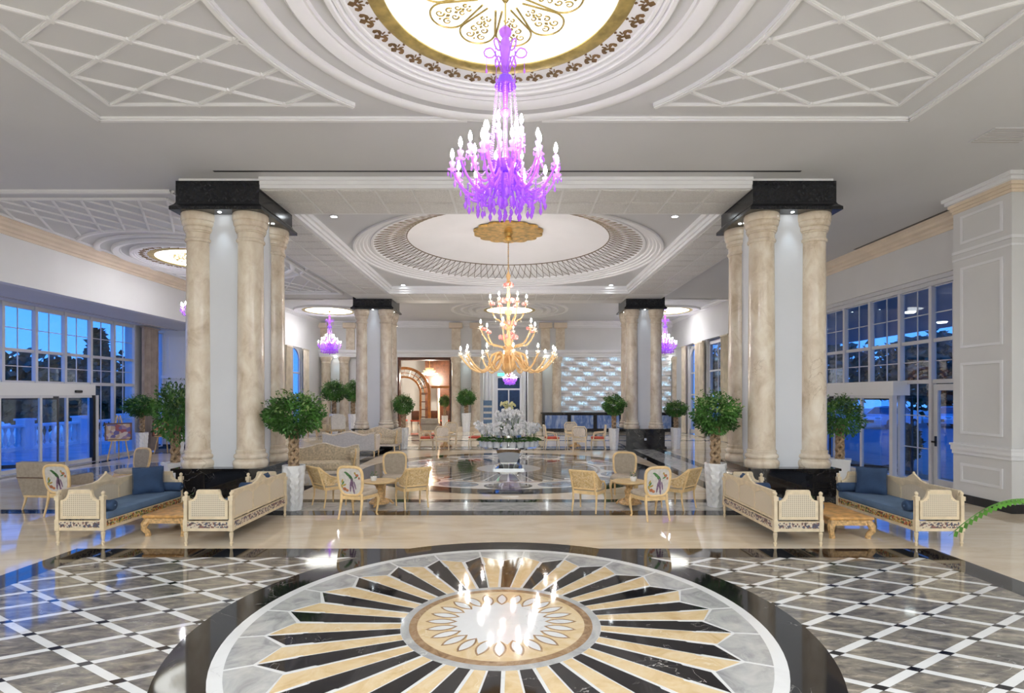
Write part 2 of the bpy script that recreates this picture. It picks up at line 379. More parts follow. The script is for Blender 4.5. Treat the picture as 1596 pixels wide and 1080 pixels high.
# ---------------------------------------------------------------- mesh builder
class B:
    def __init__(self):
        self.v = []; self.f = []
    def add(self, vs, fs):
        o = len(self.v)
        self.v.extend([tuple(x) for x in vs]); self.f.extend([tuple(i + o for i in q) for q in fs])
        return self
    def box(self, x0, x1, y0, y1, z0, z1):
        return self.add([(x0, y0, z0), (x1, y0, z0), (x1, y1, z0), (x0, y1, z0), (x0, y0, z1), (x1, y0, z1), (x1, y1, z1), (x0, y1, z1)],
                        [(3, 2, 1, 0), (4, 5, 6, 7), (0, 1, 5, 4), (1, 2, 6, 5), (2, 3, 7, 6), (3, 0, 4, 7)])
    def rbox(self, x0, x1, y0, y1, z0, z1, r=0.02):
        """box with softened (chamfered) upright and top edges, for cushions and slabs"""
        r = min(r, (x1 - x0) / 2.01, (y1 - y0) / 2.01, (z1 - z0) / 2.01)
        def ring(i, z):
            c = r * 0.7
            a0, a1, b0, b1 = x0 + i, x1 - i, y0 + i, y1 - i
            return [(a0 + c, b0, z), (a1 - c, b0, z), (a1, b0 + c, z), (a1, b1 - c, z), (a1 - c, b1, z), (a0 + c, b1, z), (a0, b1 - c, z), (a0, b0 + c, z)]
        rings = [ring(r, z0), ring(r * 0.3, z0 + r * 0.3), ring(0, z0 + r), ring(0, z1 - r), ring(r * 0.3, z1 - r * 0.3), ring(r, z1)]
        vs = [p for q in rings for p in q]; fs = [tuple(range(7, -1, -1)), tuple(range(40, 48))]
        for k in range(5):
            for i in range(8):
                j = (i + 1) % 8
                fs.append((k * 8 + i, k * 8 + j, k * 8 + 8 + j, k * 8 + 8 + i))
        return self.add(vs, fs)
    def prism(self, pts, z0, z1):
        n = len(pts)
        a = sum(pts[i][0] * pts[(i + 1) % n][1] - pts[(i + 1) % n][0] * pts[i][1] for i in range(n))
        if a < 0: pts = pts[::-1]
        return self.add([(p[0], p[1], z0) for p in pts] + [(p[0], p[1], z1) for p in pts],
                        [tuple(range(n - 1, -1, -1)), tuple(range(n, 2 * n))] + [(i, (i + 1) % n, n + (i + 1) % n, n + i) for i in range(n)])
    def extr(self, pts, axis, a, b):
        """extrude an outline along an axis: axis 'x' pts=(y,z), axis 'y' pts=(x,z)"""
        n = len(pts)
        if axis == 'x': vs = [(a, p[0], p[1]) for p in pts] + [(b, p[0], p[1]) for p in pts]
        else: vs = [(p[0], a, p[1]) for p in pts] + [(p[0], b, p[1]) for p in pts]
        return self.add(vs, [tuple(range(n)), tuple(range(2 * n - 1, n - 1, -1))] + [(i, n + i, n + (i + 1) % n, (i + 1) % n) for i in range(n)])
    def lathe(self, prof, n=20, c=(0, 0, 0), a0=0.0, a1=2 * pi):
        full = abs(a1 - a0 - 2 * pi) < 1e-6
        m = n if full else n + 1
        vs = []
        for k in range(m):
            t = a0 + (a1 - a0) * k / n
            for r, z in prof:
                vs.append((c[0] + r * math.cos(t), c[1] + r * math.sin(t), c[2] + z))
        L = len(prof); fs = []
        for k in range(n):
            k2 = (k + 1) % m
            for i in range(L - 1):
                if prof[i][0] < 1e-6 and prof[i + 1][0] < 1e-6: continue
                fs.append((k * L + i, k2 * L + i, k2 * L + i + 1, k * L + i + 1))
        if full:
            if 1e-6 < prof[0][0] < 0.45: fs.append(tuple(k * L for k in range(n - 1, -1, -1)))
            if 1e-6 < prof[-1][0] < 0.45: fs.append(tuple(k * L + L - 1 for k in range(n)))
        return self.add(vs, fs)
    def ring(self, r0, r1, z0, z1, n=64, c=(0, 0, 0), a0=0.0, a1=2 * pi):
        full = abs(a1 - a0 - 2 * pi) < 1e-6
        m = n if full else n + 1
        vs = []
        for k in range(m):
            t = a0 + (a1 - a0) * k / n; x, y = math.cos(t), math.sin(t)
            for r, z in ((r0, z0), (r1, z0), (r1, z1), (r0, z1)):
                vs.append((c[0] + r * x, c[1] + r * y, c[2] + z))
        fs = []
        for k in range(n):
            k2 = (k + 1) % m
            for i in range(4):
                j = (i + 1) % 4
                fs.append((k * 4 + i, k2 * 4 + i, k2 * 4 + j, k * 4 + j))
        if not full: fs += [(3, 2, 1, 0), (n * 4, n * 4 + 1, n * 4 + 2, n * 4 + 3)]
        return self.add(vs, fs)
    def tube(self, pts, r, n=6, closed=False):
        pts = [Vector(p) for p in pts]; L = len(pts)
        rs = r if isinstance(r, (list, tuple)) else [r] * L
        vs = []; up = Vector((0, 0, 1)); prev = None
        for i, p in enumerate(pts):
            if closed: t = pts[(i + 1) % L] - pts[i - 1]
            else: t = pts[min(i + 1, L - 1)] - pts[max(i - 1, 0)]
            if t.length < 1e-9: t = Vector((0, 0, 1))
            t.normalize()
            if prev is None:
                ref = up if abs(t.z) < 0.9 else Vector((1, 0, 0))
                x = t.cross(ref).normalized()
            else:
                x = prev - t * prev.dot(t)
                x = x.normalized() if x.length > 1e-6 else t.orthogonal().normalized()
            prev = x; y = t.cross(x)
            for k in range(n):
                a = 2 * pi * k / n
                vs.append(p + (x * math.cos(a) + y * math.sin(a)) * rs[i])
        fs = []
        for i in range(L if closed else L - 1):
            j = (i + 1) % L
            for k in range(n):
                k2 = (k + 1) % n
                fs.append((i * n + k, i * n + k2, j * n + k2, j * n + k))
        if not closed: fs += [tuple(range(n - 1, -1, -1)), tuple((L - 1) * n + k for k in range(n))]
        return self.add(vs, fs)
    def ball(self, c, r, nu=10, nv=6):
        rx, ry, rz = r if isinstance(r, (tuple, list)) else (r, r, r)
        vs = [(c[0], c[1], c[2] - rz)]
        for j in range(1, nv):
            b = -pi / 2 + pi * j / nv
            for i in range(nu):
                a = 2 * pi * i / nu
                vs.append((c[0] + rx * math.cos(b) * math.cos(a), c[1] + ry * math.cos(b) * math.sin(a), c[2] + rz * math.sin(b)))
        vs.append((c[0], c[1], c[2] + rz)); e = len(vs) - 1
        fs = [(0, 1 + (i + 1) % nu, 1 + i) for i in range(nu)]
        for j in range(nv - 2):
            for i in range(nu):
                i2 = (i + 1) % nu
                fs.append((1 + j * nu + i, 1 + j * nu + i2, 1 + (j + 1) * nu + i2, 1 + (j + 1) * nu + i))
        fs += [(e, 1 + (nv - 2) * nu + i, 1 + (nv - 2) * nu + (i + 1) % nu) for i in range(nu)]
        return self.add(vs, fs)
    def quad(self, *p):
        return self.add(p, [tuple(range(len(p)))])
    def xf(self, m):
        self.v = [tuple(m @ Vector(p)) for p in self.v]
        return self
    def turn(self, a, axis='Z', loc=(0, 0, 0)):
        return self.xf(Matrix.Translation(loc) @ Matrix.Rotation(a, 4, axis))
    def mesh(self, name, mat, smooth=40):
        me = bpy.data.meshes.new(name)
        me.from_pydata(self.v, [], self.f)
        me.materials.append(MATS[mat])
        if smooth:
            me.polygons.foreach_set('use_smooth', [True] * len(me.polygons))
            me.set_sharp_from_angle(angle=math.radians(smooth))
        me.update()
        return me

def link(name, data, parent=None, loc=(0, 0, 0), rz=0.0, scale=None, **props):
    o = bpy.data.objects.new(name, data)
    o.location = loc; o.rotation_euler = (0, 0, rz)
    if scale: o.scale = scale if isinstance(scale, tuple) else (scale,) * 3
    if parent: o.parent = parent
    for k, v in props.items(): o[k] = v
    COL.objects.link(o)
    return o
def put(name, b, mat, parent=None, loc=(0, 0, 0), rz=0.0, smooth=40, **props):
    return link(name, b.mesh(name, mat, smooth), parent, loc, rz, **props)
def thing(name, label, cat, loc=(0, 0, 0), rz=0.0, group=None, scale=None):
    o = link(name, None, None, loc, rz, scale, label=label, category=cat)
    if group: o['group'] = group
    return o
def struct(name, b, mat, smooth=40, **props):
    return put(name, b, mat, None, smooth=smooth, kind='structure', **props)
def struct_empty(name, loc=(0, 0, 0)):
    return link(name, None, None, loc, kind='structure')
def kids(o):
    return [c for c in COL.objects if c.parent == o]
CH = {}
def dup(root, loc, rz=0.0, label=None, scale=None):
    """copy a thing with its parts and their sub-parts"""
    if root.name not in CH:
        CH[root.name] = [(c, kids(c)) for c in kids(root)]
    r = root.copy(); COL.objects.link(r); r.location = loc; r.rotation_euler = (0, 0, rz)
    if scale: r.scale = (scale,) * 3
    if label: r['label'] = label
    for c, sub in CH[root.name]:
        k = c.copy(); COL.objects.link(k); k.parent = r
        for s in sub:
            q = s.copy(); COL.objects.link(q); q.parent = k
    return r
def arc(cx, cy, r, a0, a1, n):
    return [(cx + r * math.cos(a0 + (a1 - a0) * i / n), cy + r * math.sin(a0 + (a1 - a0) * i / n)) for i in range(n + 1)]
def clip_rect(poly, x0, x1, y0, y1):
    def cut(p, inside, inter):
        out = []
        for i in range(len(p)):
            a, b = p[i - 1], p[i]
            if inside(b):
                if not inside(a): out.append(inter(a, b))
                out.append(b)
            elif inside(a): out.append(inter(a, b))
        return out
    def ix(v): return lambda a, b: (v, a[1] + (b[1] - a[1]) * (v - a[0]) / (b[0] - a[0]))
    def iy(v): return lambda a, b: (a[0] + (b[0] - a[0]) * (v - a[1]) / (b[1] - a[1]), v)
    for ins, it in ((lambda p: p[0] >= x0, ix(x0)), (lambda p: p[0] <= x1, ix(x1)), (lambda p: p[1] >= y0, iy(y0)), (lambda p: p[1] <= y1, iy(y1))):
        poly = cut(poly, ins, it)
        if len(poly) < 3: return []
    return poly
# ================================================================ FLOOR
AX = -0.1
CXL, CXR = -5.5, 5.3            # centres of the column clusters
CYF, CYR = 11.1, 23.0
YB = 34.0                       # back wall
HC = 6.25                       # ceiling
floor = struct('floor', B().box(-14.6, 11.4, -6.5, 44, -0.3, 0.0), 'cream_marble')
def piece(name, pts, z0, z1, mat, parent=floor):
    return put(name, B().prism(pts, z0, z1), mat, parent, smooth=0)
# --- front carpet of stone: black frame, rhombic tiles
fx0, fx1, fy0, fy1, bw = AX - 6.1, AX + 6.1, 2.75, 7.87, 0.42
for nm, (x0, x1, y0, y1) in {'a': (fx0, fx1, fy1 - bw, fy1), 'b': (fx0, fx1, fy0, fy0 + bw), 'c': (fx0, fx0 + bw, fy0 + bw, fy1 - bw), 'd': (fx1 - bw, fx1, fy0 + bw, fy1 - bw)}.items():
    if nm in 'ab':
        e = bw if nm == 'a' else -bw
        o_, i_ = (y1, y0) if nm == 'a' else (y0, y1)
        piece('frame_band', [(x0, o_), (x1, o_), (x1 - bw, i_), (x0 + bw, i_)], 0, 0.004, 'black_marble')
    else:
        o_, i_ = (x0, x1) if nm == 'c' else (x1, x0)
        piece('frame_band', [(o_, y0 - bw), (o_, y1 + bw), (i_, y1), (i_, y0)], 0, 0.004, 'black_marble')
ix0, ix1, iy0, iy1 = fx0 + bw, fx1 - bw, fy0 + bw, fy1 - bw
bed = put('tile_bed', B().box(ix0, ix1, iy0, iy1, 0, 0.001), 'white_marble', floor, smooth=0)
MC = (-0.1, 5.33)
t = 0.072
for (ox, oy, xa, xb) in ((-5.35, 7.26, ix0, AX), (5.10, 7.17, AX, ix1)):
    ex, ey = 0.467, 0.2755
    def W2(a, b): return (ox + (a + b) * ex, oy + (b - a) * ey)
    for a in range(-30, 31):
        for b in range(-30, 31):
            for nm, mat, (a0, a1, b0, b1), hz in (('grey_tile', 'grey_marble', (t, 1 - t, t, 1 - t), 0.0030), ('white_strip', 'white_marble', (t, 1 - t, -t, t), 0.0034),
                                                  ('white_strip', 'white_marble', (-t, t, t, 1 - t), 0.0034), ('black_square', 'black_marble', (-t * 1.15, t * 1.15, -t * 1.15, t * 1.15), 0.0038)):
                q = [W2(a + u, b + w) for u, w in ((a0, b0), (a1, b0), (a1, b1), (a0, b1))]
                cx = sum(p[0] for p in q) / 4; cy = sum(p[1] for p in q) / 4
                if not (xa - 0.6 < cx < xb + 0.6 and iy0 - 0.5 < cy < iy1 + 0.5): continue
                if all(math.hypot(p[0] - MC[0], p[1] - MC[1]) < 2.6 for p in q): continue
                q = clip_rect(q, xa, xb, iy0, iy1)
                if len(q) < 3: continue
                ar = abs(sum(q[i - 1][0] * q[i][1] - q[i][0] * q[i - 1][1] for i in range(len(q)))) / 2
                if ar < 0.0008: continue
                piece(nm, q, 0.001, hz + random.uniform(-0.0002, 0.0002), mat, bed)
# --- sunburst medallion
med = put('sunburst_medallion', B().ring(2.49, 2.875, 0, 0.006, 96, (MC[0], MC[1], 0)), 'black_marble', floor, smooth=0)
put('white_ring', B().ring(0.0001, 2.495, 0, 0.0062, 96, (MC[0], MC[1], 0)), 'white_marble', med, smooth=0)
def P(r, deg):
    return (MC[0] + r * math.cos(math.radians(deg)), MC[1] + r * math.sin(math.radians(deg)))
for k in range(24):
    a = 8.3 + 15 * k
    piece('black_ray', [P(2.14, a + 0.2), P(1.84, a + 0.4), P(1.82, a), P(0.955, a + 1.7), P(0.955, a + 7.9), P(1.70, a + 7.2), P(1.72, a + 6.7), P(1.94, a + 6.6)], 0.006, 0.0085, 'black_marble', med)
    piece('gold_ray', [P(0.955, a + 9.9), P(1.97, a + 7.9), P(2.13, a + 14.5), P(1.8, a + 14.0), P(1.78, a + 14.6), P(0.955, a + 15.6)], 0.006, 0.0083, 'gold_marble', med)
    piece('grey_segment', [P(2.385, a + 0.35 + 14.3 * i / 6) for i in range(7)] + [P(2.17, a + 14.65), P(1.97, a + 7.3), P(2.17, a + 0.35)], 0.006, 0.0081, 'pale_grey_marble', med)
put('pale_ring', B().ring(0.875, 0.95, 0.006, 0.009, 96, (MC[0], MC[1], 0)), 'pale_grey_marble', med, smooth=0)
put('brown_ring', B().ring(0.8, 0.875, 0.006, 0.0092, 96, (MC[0], MC[1], 0)), 'brown_marble', med, smooth=0)
put('gold_disc', B().lathe([(0, 0.006), (0.8, 0.006), (0.8, 0.009), (0, 0.009)], 96, (MC[0], MC[1], 0)), 'gold_marble', med, smooth=0)
wd = []
for k in range(48):
    wd.append(P(0.5 if k % 2 == 0 else 0.42, 7.5 * k + 7.5))
piece('white_centre', wd, 0.009, 0.0096, 'white_marble', med)
def leaf_shape(r0, r1, w, deg, n=8):
    pts = []
    for i in range(n + 1):
        s = i / n; r = r0 + (r1 - r0) * s; d = w * math.sin(pi * s) ** 0.8
        pts.append((r, d))
    full = pts + [(r, -d) for r, d in reversed(pts[1:-1])]
    c, s = math.cos(math.radians(deg)), math.sin(math.radians(deg))
    return [(MC[0] + r * c - d * s, MC[1] + r * s + d * c) for r, d in full]
for k in range(24):
    pt = piece('petal_border', leaf_shape(0.42, 0.73, 0.06, 15 * k), 0.009, 0.0100, 'brown_marble', med)
for k in range(24):
    piece('petal', leaf_shape(0.45, 0.70, 0.042, 15 * k), 0.009, 0.0105, 'white_marble', med)
# --- border bands round the middle hall
def band(x0, x1, y0, y1, mat, z=0.003):
    piece('border_band', [(x0, y0), (x1, y0), (x1, y1), (x0, y1)], 0, z, mat)
for s, cx in ((-1, CXL), (1, CXR)):
    i0, i1, i2, i3 = cx - s * 0.76, cx - s * 0.42, cx + s * 0.4, cx + s * 0.76
    band(min(i0, i1), max(i0, i1), 11.57, 23.5, 'black_marble')
    band(min(i1, i2), max(i1, i2), 11.26, 23.5, 'pale_grey_marble')
    band(min(i2, i3), max(i2, i3), 10.45, 23.5, 'black_marble')
band(CXL - 0.76, CXR + 0.76, 10.06, 10.45, 'black_marble', 0.0034)
n = 9
for k in range(n):
    w_ = (CXR - CXL + 0.8) / n; x0 = CXL - 0.4 + k * w_
    band(x0 + 0.002, x0 + w_ - 0.002, 10.45, 11.26, 'pale_grey_marble', 0.0031)
band(CXL + 0.76, CXR - 0.76, 11.26, 11.57, 'black_marble', 0.0032)
band(CXL + 0.76, CXR - 0.76, 21.9, 22.25, 'black_marble', 0.0032)
band(CXL + 0.76, CXR - 0.76, 22.25, 23.0, 'pale_grey_marble', 0.0031)
band(CXL + 0.76, CXR - 0.76, 23.0, 23.4, 'black_marble', 0.0034)
band(-9.0, 9.5, 26.2, 26.6, 'black_marble', 0.0032)
band(-9.0, 9.5, 29.4, 29.8, 'black_marble', 0.0032)
for (x0, x1, y0, y1) in ((-13.6, -7.2, 10.2, 10.55), (-13.6, -7.2, 20.6, 20.95), (-13.6, -13.25, 10.55, 20.6), (-7.55, -7.2, 10.55, 20.6)):
    band(x0, x1, y0, y1, 'black_marble', 0.0032)
put('aisle_disc', B().ring(1.2, 2.6, 0, 0.003, 64, (-10.2, 15.6, 0)), 'blue_grey_marble', floor, smooth=0)
put('aisle_disc', B().ring(2.6, 2.75, 0, 0.0033, 64, (-10.2, 15.6, 0)), 'white_marble', floor, smooth=0)
# --- second medallion under the flower table
C2 = (-0.08, 16.47)
m2 = put('flower_medallion', B().ring(3.66, 4.3, 0, 0.004, 96, (C2[0], C2[1], 0)), 'black_marble', floor, smooth=0)
put('medallion_bed', B().ring(0.0001, 3.66, 0, 0.0038, 96, (C2[0], C2[1], 0)), 'white_marble', m2, smooth=0)
def P2(r, deg): return (C2[0] + r * math.cos(math.radians(deg)), C2[1] + r * math.sin(math.radians(deg)))
for k in range(24):
    a = 15 * k
    piece('dark_ray', [P2(1.1, a), P2(2.45, a + 0.8), P2(2.6, a + 4), P2(2.45, a + 7), P2(1.1, a + 7)], 0.0038, 0.0055, 'black_marble', m2)
    piece('pale_ray', [P2(1.1, a + 7.6), P2(2.45, a + 7.6), P2(2.6, a + 11), P2(2.45, a + 14.4), P2(1.1, a + 14.4)], 0.0038, 0.0053, 'grey_marble', m2)
put('brown_ring', B().ring(2.62, 2.7, 0.0038, 0.0056, 72, (C2[0], C2[1], 0)), 'brown_marble', m2, smooth=0)
put('brown_ring', B().ring(0.95, 1.1, 0.0038, 0.0056, 48, (C2[0], C2[1], 0)), 'brown_marble', m2, smooth=0)
for k in range(16):
    a = math.radians(22.5 * k); c_, s_ = math.cos(a), math.sin(a)
    def el(rx, ry): return [(C2[0] + (3.18 + ry * math.sin(u)) * c_ - rx * math.cos(u) * s_, C2[1] + (3.18 + ry * math.sin(u)) * s_ + rx * math.cos(u) * c_) for u in [2 * pi * i / 24 for i in range(24)]]
    piece('oval_border', el(0.59, 0.45), 0.0038, 0.0058, 'white_marble' if k % 2 else 'black_marble', m2)
    piece('oval', el(0.52, 0.38), 0.0038, 0.0064, 'blue_grey_marble' if k % 2 else 'grey_marble', m2)

# ================================================================ CEILING
ceil = struct_empty('ceiling')
def cpart(name, b, mat='ceiling_paint', parent=None, smooth=40): return put(name, b, mat, parent or ceil, smooth=smooth)
XL, XR = -11.74, 9.9
# slabs (the dome openings are backlit panels fixed under the slab)
cpart('ceiling_slab', B().box(-12.0, 10.4, -6.5, 10.35, HC, 6.9), smooth=0)
cpart('ceiling_slab', B().box(-12.0, CXL - 0.74, 10.35, 23.4, HC, 6.9), smooth=0)
cpart('ceiling_slab', B().box(CXR + 0.74, 10.4, 10.35, 23.4, HC, 6.9), smooth=0)
HR = 6.7
cpart('ceiling_slab', B().box(-12.0, 10.4, 23.4, YB + 0.3, HR, 7.0), smooth=0)
cpart('ceiling_slab', B().box(-12.0, 10.4, 23.3, 23.5, HC, HR + 0.1), smooth=0)
# beams over the columns
HB = 6.06
bx0, bx1, by0, by1 = CXL - 0.74, CXR + 0.74, 10.35, 23.3
qx0, qx1, qy0, qy1 = -4.70, 4.52, 11.77, 21.1
cpart('beam', B().box(bx0, bx1, by0, qy0, HB, 6.9), 'white_paint', smooth=0)
cpart('beam', B().box(bx0, bx1, qy1, by1, HB, 6.9), 'white_paint', smooth=0)
cpart('beam', B().box(bx0, qx0, qy0, qy1, HB, 6.9), 'white_paint', smooth=0)
cpart('beam', B().box(qx1, bx1, qy0, qy1, HB, 6.9), 'white_paint', smooth=0)
# moulded facing of the front beam, in three steps
for k, (z0, z1, d) in enumerate(((6.19, 6.25, 0.10), (6.12, 6.19, 0.06), (HB, 6.12, 0.03))):
    cpart('beam_moulding', B().box(CXL + 0.8, CXR - 0.8, by0 - d, by0, z0, z1), 'moulding_paint', smooth=0)
# relief tiles on the beam soffits
TM = {}
def rtile(x0, x1, y0, y1):
    key = (round(x1 - x0, 3), round(y1 - y0, 3))
    if key not in TM:
        w, h = key; b = B()
        b.box(0.022, w - 0.022, 0.022, h - 0.022, -0.014, 0.004)
        b.box(0.06, w - 0.06, 0.06, h - 0.06, -0.02, -0.011)
        TM[key] = b.mesh('relief_tile', 'relief_tile', 0)
    link('relief_tile', TM[key], ceil, (x0, y0, HB))
nx = 13; tw = (qx1 - qx0) / nx
for k in range(nx):
    for (y0, y1) in ((by0 + 0.02, by0 + 0.71), (by0 + 0.71, qy0 - 0.02)): rtile(qx0 + k * tw, qx0 + (k + 1) * tw, y0, y1)
    for (y0, y1) in ((qy1 + 0.02, qy1 + 0.75), (qy1 + 0.75, qy1 + 1.45)): rtile(qx0 + k * tw, qx0 + (k + 1) * tw, y0, y1)
ny = 14; th = (qy1 - 11.9) / ny
for k in range(ny):
    for (x0, x1) in ((bx0 + 0.03, bx0 + 0.76), (bx0 + 0.76, qx0 - 0.03), (qx1 + 0.03, qx1 + 0.76), (qx1 + 0.76, bx1 - 0.03)): rtile(x0, x1, 11.9 + k * th, 11.9 + (k + 1) * th)
# coffer: inner cornice, flat field with a round opening, stepped rings, lattice cove, shallow bowl
HQ = 6.32
for k, (d, z0, z1) in enumerate(((0.05, HB, 6.13), (0.10, 6.13, 6.21), (0.17, 6.21, HQ))):
    b = B()
    b.box(qx0, qx0 + d, qy0, qy1, z0, z1); b.box(qx1 - d, qx1, qy0, qy1, z0, z1)
    b.box(qx0 + d, qx1 - d, qy0, qy0 + d, z0, z1); b.box(qx0 + d, qx1 - d, qy1 - d, qy1, z0, z1)
    cpart('coffer_cornice', b, 'moulding_paint', smooth=0)
RC = 4.40
CQ = (-0.09, 16.45)
nn = 96
vs = []; fs = []
for k in range(nn):
    a = 2 * pi * k / nn; c_, s_ = math.cos(a), math.sin(a)
    lim = []
    if abs(c_) > 1e-6: lim.append(((qx1 if c_ > 0 else qx0) - CQ[0]) / c_)
    if abs(s_) > 1e-6: lim.append(((qy1 if s_ > 0 else qy0) - CQ[1]) / s_)
    R = max(min(lim), RC + 0.01)
    vs += [(CQ[0] + RC * c_, CQ[1] + RC * s_, HQ), (CQ[0] + R * c_, CQ[1] + R * s_, HQ)]
for k in range(nn):
    j = (k + 1) % nn
    fs.append((2 * k, 2 * j, 2 * j + 1, 2 * k + 1))
b = B(); b.add(vs, fs)
for (x, y) in ((qx0, qy0), (qx1, qy0), (qx1, qy1), (qx0, qy1)):   # square corners missed by the fan
    b.box(min(x, x + (0.9 if x < 0 else -0.9)), max(x, x + (0.9 if x < 0 else -0.9)), min(y, y + (0.9 if y < 16 else -0.9)), max(y, y + (0.9 if y < 16 else -0.9)), HQ + 0.001, HQ + 0.02)
cpart('coffer_field', b, 'ceiling_paint', smooth=0)
c3 = (CQ[0], CQ[1], 0)
for (r0, r1, z0, z1) in ((4.37, 4.47, 6.28, 6.40), (4.27, 4.40, 6.33, 6.46), (4.17, 4.30, 6.38, 6.5), (4.07, 4.19, 6.42, 6.54), (3.98, 4.09, 6.46, 6.58), (3.90, 4.0, 6.44, 6.62)):
    cpart('coffer_ring', B().lathe([(r0, z1), (r0, z0 + 0.02), (r0 + 0.02, z0), (r1 - 0.02, z0), (r1, z0 + 0.02), (r1, z1)], 96, c3), 'moulding_paint')
cpart('lattice_cove', B().lathe([(3.93, 6.49), (3.6, 6.56), (3.3, 6.64), (2.975, 6.77)], 96, c3), 'moulding_paint')
cpart('dome_bowl', B().lathe([(2.975, 6.77), (2.4, 6.90), (1.6, 7.02), (0.8, 7.09), (0.0, 7.11)], 96, c3), 'moulding_paint')
cpart('bronze_edge', B().tube([(CQ[0] + 2.975 * math.cos(a), CQ[1] + 2.975 * math.sin(a), 6.765) for a in [2 * pi * k / 120 for k in range(120)]], 0.016, 5, True), 'bronze_line')
nl = 96
lat = {}
for s in (1, -1):
    pts = []
    for i in range(6):
        u = i / 5; r = 2.975 + (3.9 - 2.975) * u; a = s * 2 * pi / nl * 1.0 * u
        z = 6.77 - 0.28 * u - 0.02 + 0.0 - 0.03 * math.sin(pi * u)
        pts.append((r * math.cos(a), r * math.sin(a), z))
    lat[s] = B().tube(pts, 0.0075, 4).mesh('lattice_bar', 'bronze_line')
for k in range(nl):
    for s in (1, -1):
        link('lattice_bar', lat[s], ceil, (CQ[0], CQ[1], 0), 2 * pi * k / nl)
# --- round ceiling designs: rings, fleur band, gold band, backlit panel with gilt loops
def fleur_mesh():
    b = B()
    def blade(pts):  # flat cut-out, hangs 6 mm
        b.prism(pts, -0.006, 0.0)
    blade([(0.075, 0), (0.045, 0.03), (0.0, 0.0), (0.045, -0.03)])
    blade([(-0.07, 0.0), (-0.085, 0.014), (-0.1, 0.0), (-0.085, -0.014)])
    for s in (1, -1):
        pts = [(0.0, s * 0.008), (-0.03, s * 0.03), (-0.03, s * 0.055), (-0.01, s * 0.075), (0.02, s * 0.085), (0.04, s * 0.07), (0.035, s * 0.05), (0.015, s * 0.05), (0.0, s * 0.055), (0.005, s * 0.03), (0.02, s * 0.012)]
        blade(pts)
        blade([(-0.02, s * 0.004), (-0.06, s * 0.02), (-0.055, s * 0.028), (-0.015, s * 0.014)])
    return b.mesh('fleur', 'fleur_brown', 0)
FL = fleur_mesh()
def gilt_loop_mesh():
    b = B()
    pts = []
    for i in range(25):   # long petal loop pointing outwards
        u = i / 24
        a = -pi * 0.66 + 2 * pi * 0.66 * u
        pts.append((0.65 + 0.19 * math.cos(a), 0.195 * math.sin(a)))
    pts = [(0.25, -0.045)] + [(x, y) for x, y in pts] + [(0.25, 0.045)]
    b.tube([(x, y, -0.004) for x, y in pts], 0.013, 4)
    for sy in (1, -1):    # mirrored scrolls filling the loop
        for (c, r0, a0, a1) in (((0.71, 0.07), 0.05, -2.6, 3.2), ((0.60, 0.055), 0.042, 2.8, -3.0), ((0.50, 0.045), 0.034, -2.6, 3.0), ((0.415, 0.03), 0.026, 2.8, -2.6)):
            n = 12
            b.tube([(c[0] + r0 * (1 - 0.55 * i / n) * math.cos(a0 + (a1 - a0) * i / n), sy * (c[1] + r0 * (1 - 0.55 * i / n) * math.sin(a0 + (a1 - a0) * i / n)), -0.004) for i in range(n + 1)], [0.012 - 0.006 * i / n for i in range(n + 1)], 4)
    for x, y, s in ((0.655, 0, 0.03), (0.76, 0.0, 0.02), (0.55, 0, 0.026), (0.46, 0, 0.022), (0.38, 0, 0.018), (0.70, 0.065, 0.014), (0.70, -0.065, 0.014), (0.59, 0.05, 0.012), (0.59, -0.05, 0.012)):
        b.prism([(x - s, y), (x, y - s * 0.7), (x + s, y), (x, y + s * 0.7)], -0.006, 0.0)
    return b.mesh('gilt_loop', 'gold_paint', 0)
GL = gilt_loop_mesh()
def dome(cx, cy, hz, glow, rings=True, detail=True, arcs=None):
    d = link('dome_panel', B().lathe([(0, -0.02), (1.24, -0.02), (1.24, 0.0), (0, 0.0)], 72).mesh('dome_panel', glow, 0), ceil, (cx, cy, hz))
    put('gold_band', B().lathe([(1.2, 0), (1.2, -0.035), (1.22, -0.045), (1.35, -0.045), (1.37, -0.035), (1.37, 0)], 96), 'gold_paint', d)
    put('fleur_band', B().ring(1.37, 1.62, -0.03, 0, 96), 'moulding_paint', d, smooth=0)
    for k, (r0, r1, z) in enumerate(((1.60, 1.66, -0.05), (1.66, 1.72, -0.075), (1.72, 1.79, -0.1))):
        put('rim_step', B().lathe([(r0, 0), (r0, z + 0.012), (r0 + 0.012, z), (r1 - 0.015, z), (r1, z + 0.015), (r1, 0)], 96), 'moulding_paint', d)
    if detail:
        for k in range(36):
            a = 2 * pi * (k + 0.5) / 36
            link('fleur', FL, d, (1.495 * math.cos(a), 1.495 * math.sin(a), -0.03), a, 1.3)
        for k in range(10):
            link('gilt_loop', GL, d, (0, 0, -0.022), math.radians(79 + 36 * k))
    if rings:
        put('ring_moulding', B().lathe([(1.98, 0), (2.0, -0.035), (2.03, -0.03), (2.07, -0.07), (2.17, -0.085), (2.21, -0.05), (2.21, 0)], 96), 'moulding_paint', d)
        put('ring_moulding', B().lathe([(2.45, 0), (2.46, -0.03), (2.50, -0.055), (2.57, -0.055), (2.60, -0.03), (2.60, 0)], 96), 'moulding_paint', d)
    return d
DC = (AX, 5.54)
dome(DC[0], DC[1], HC, 'dome_glow')
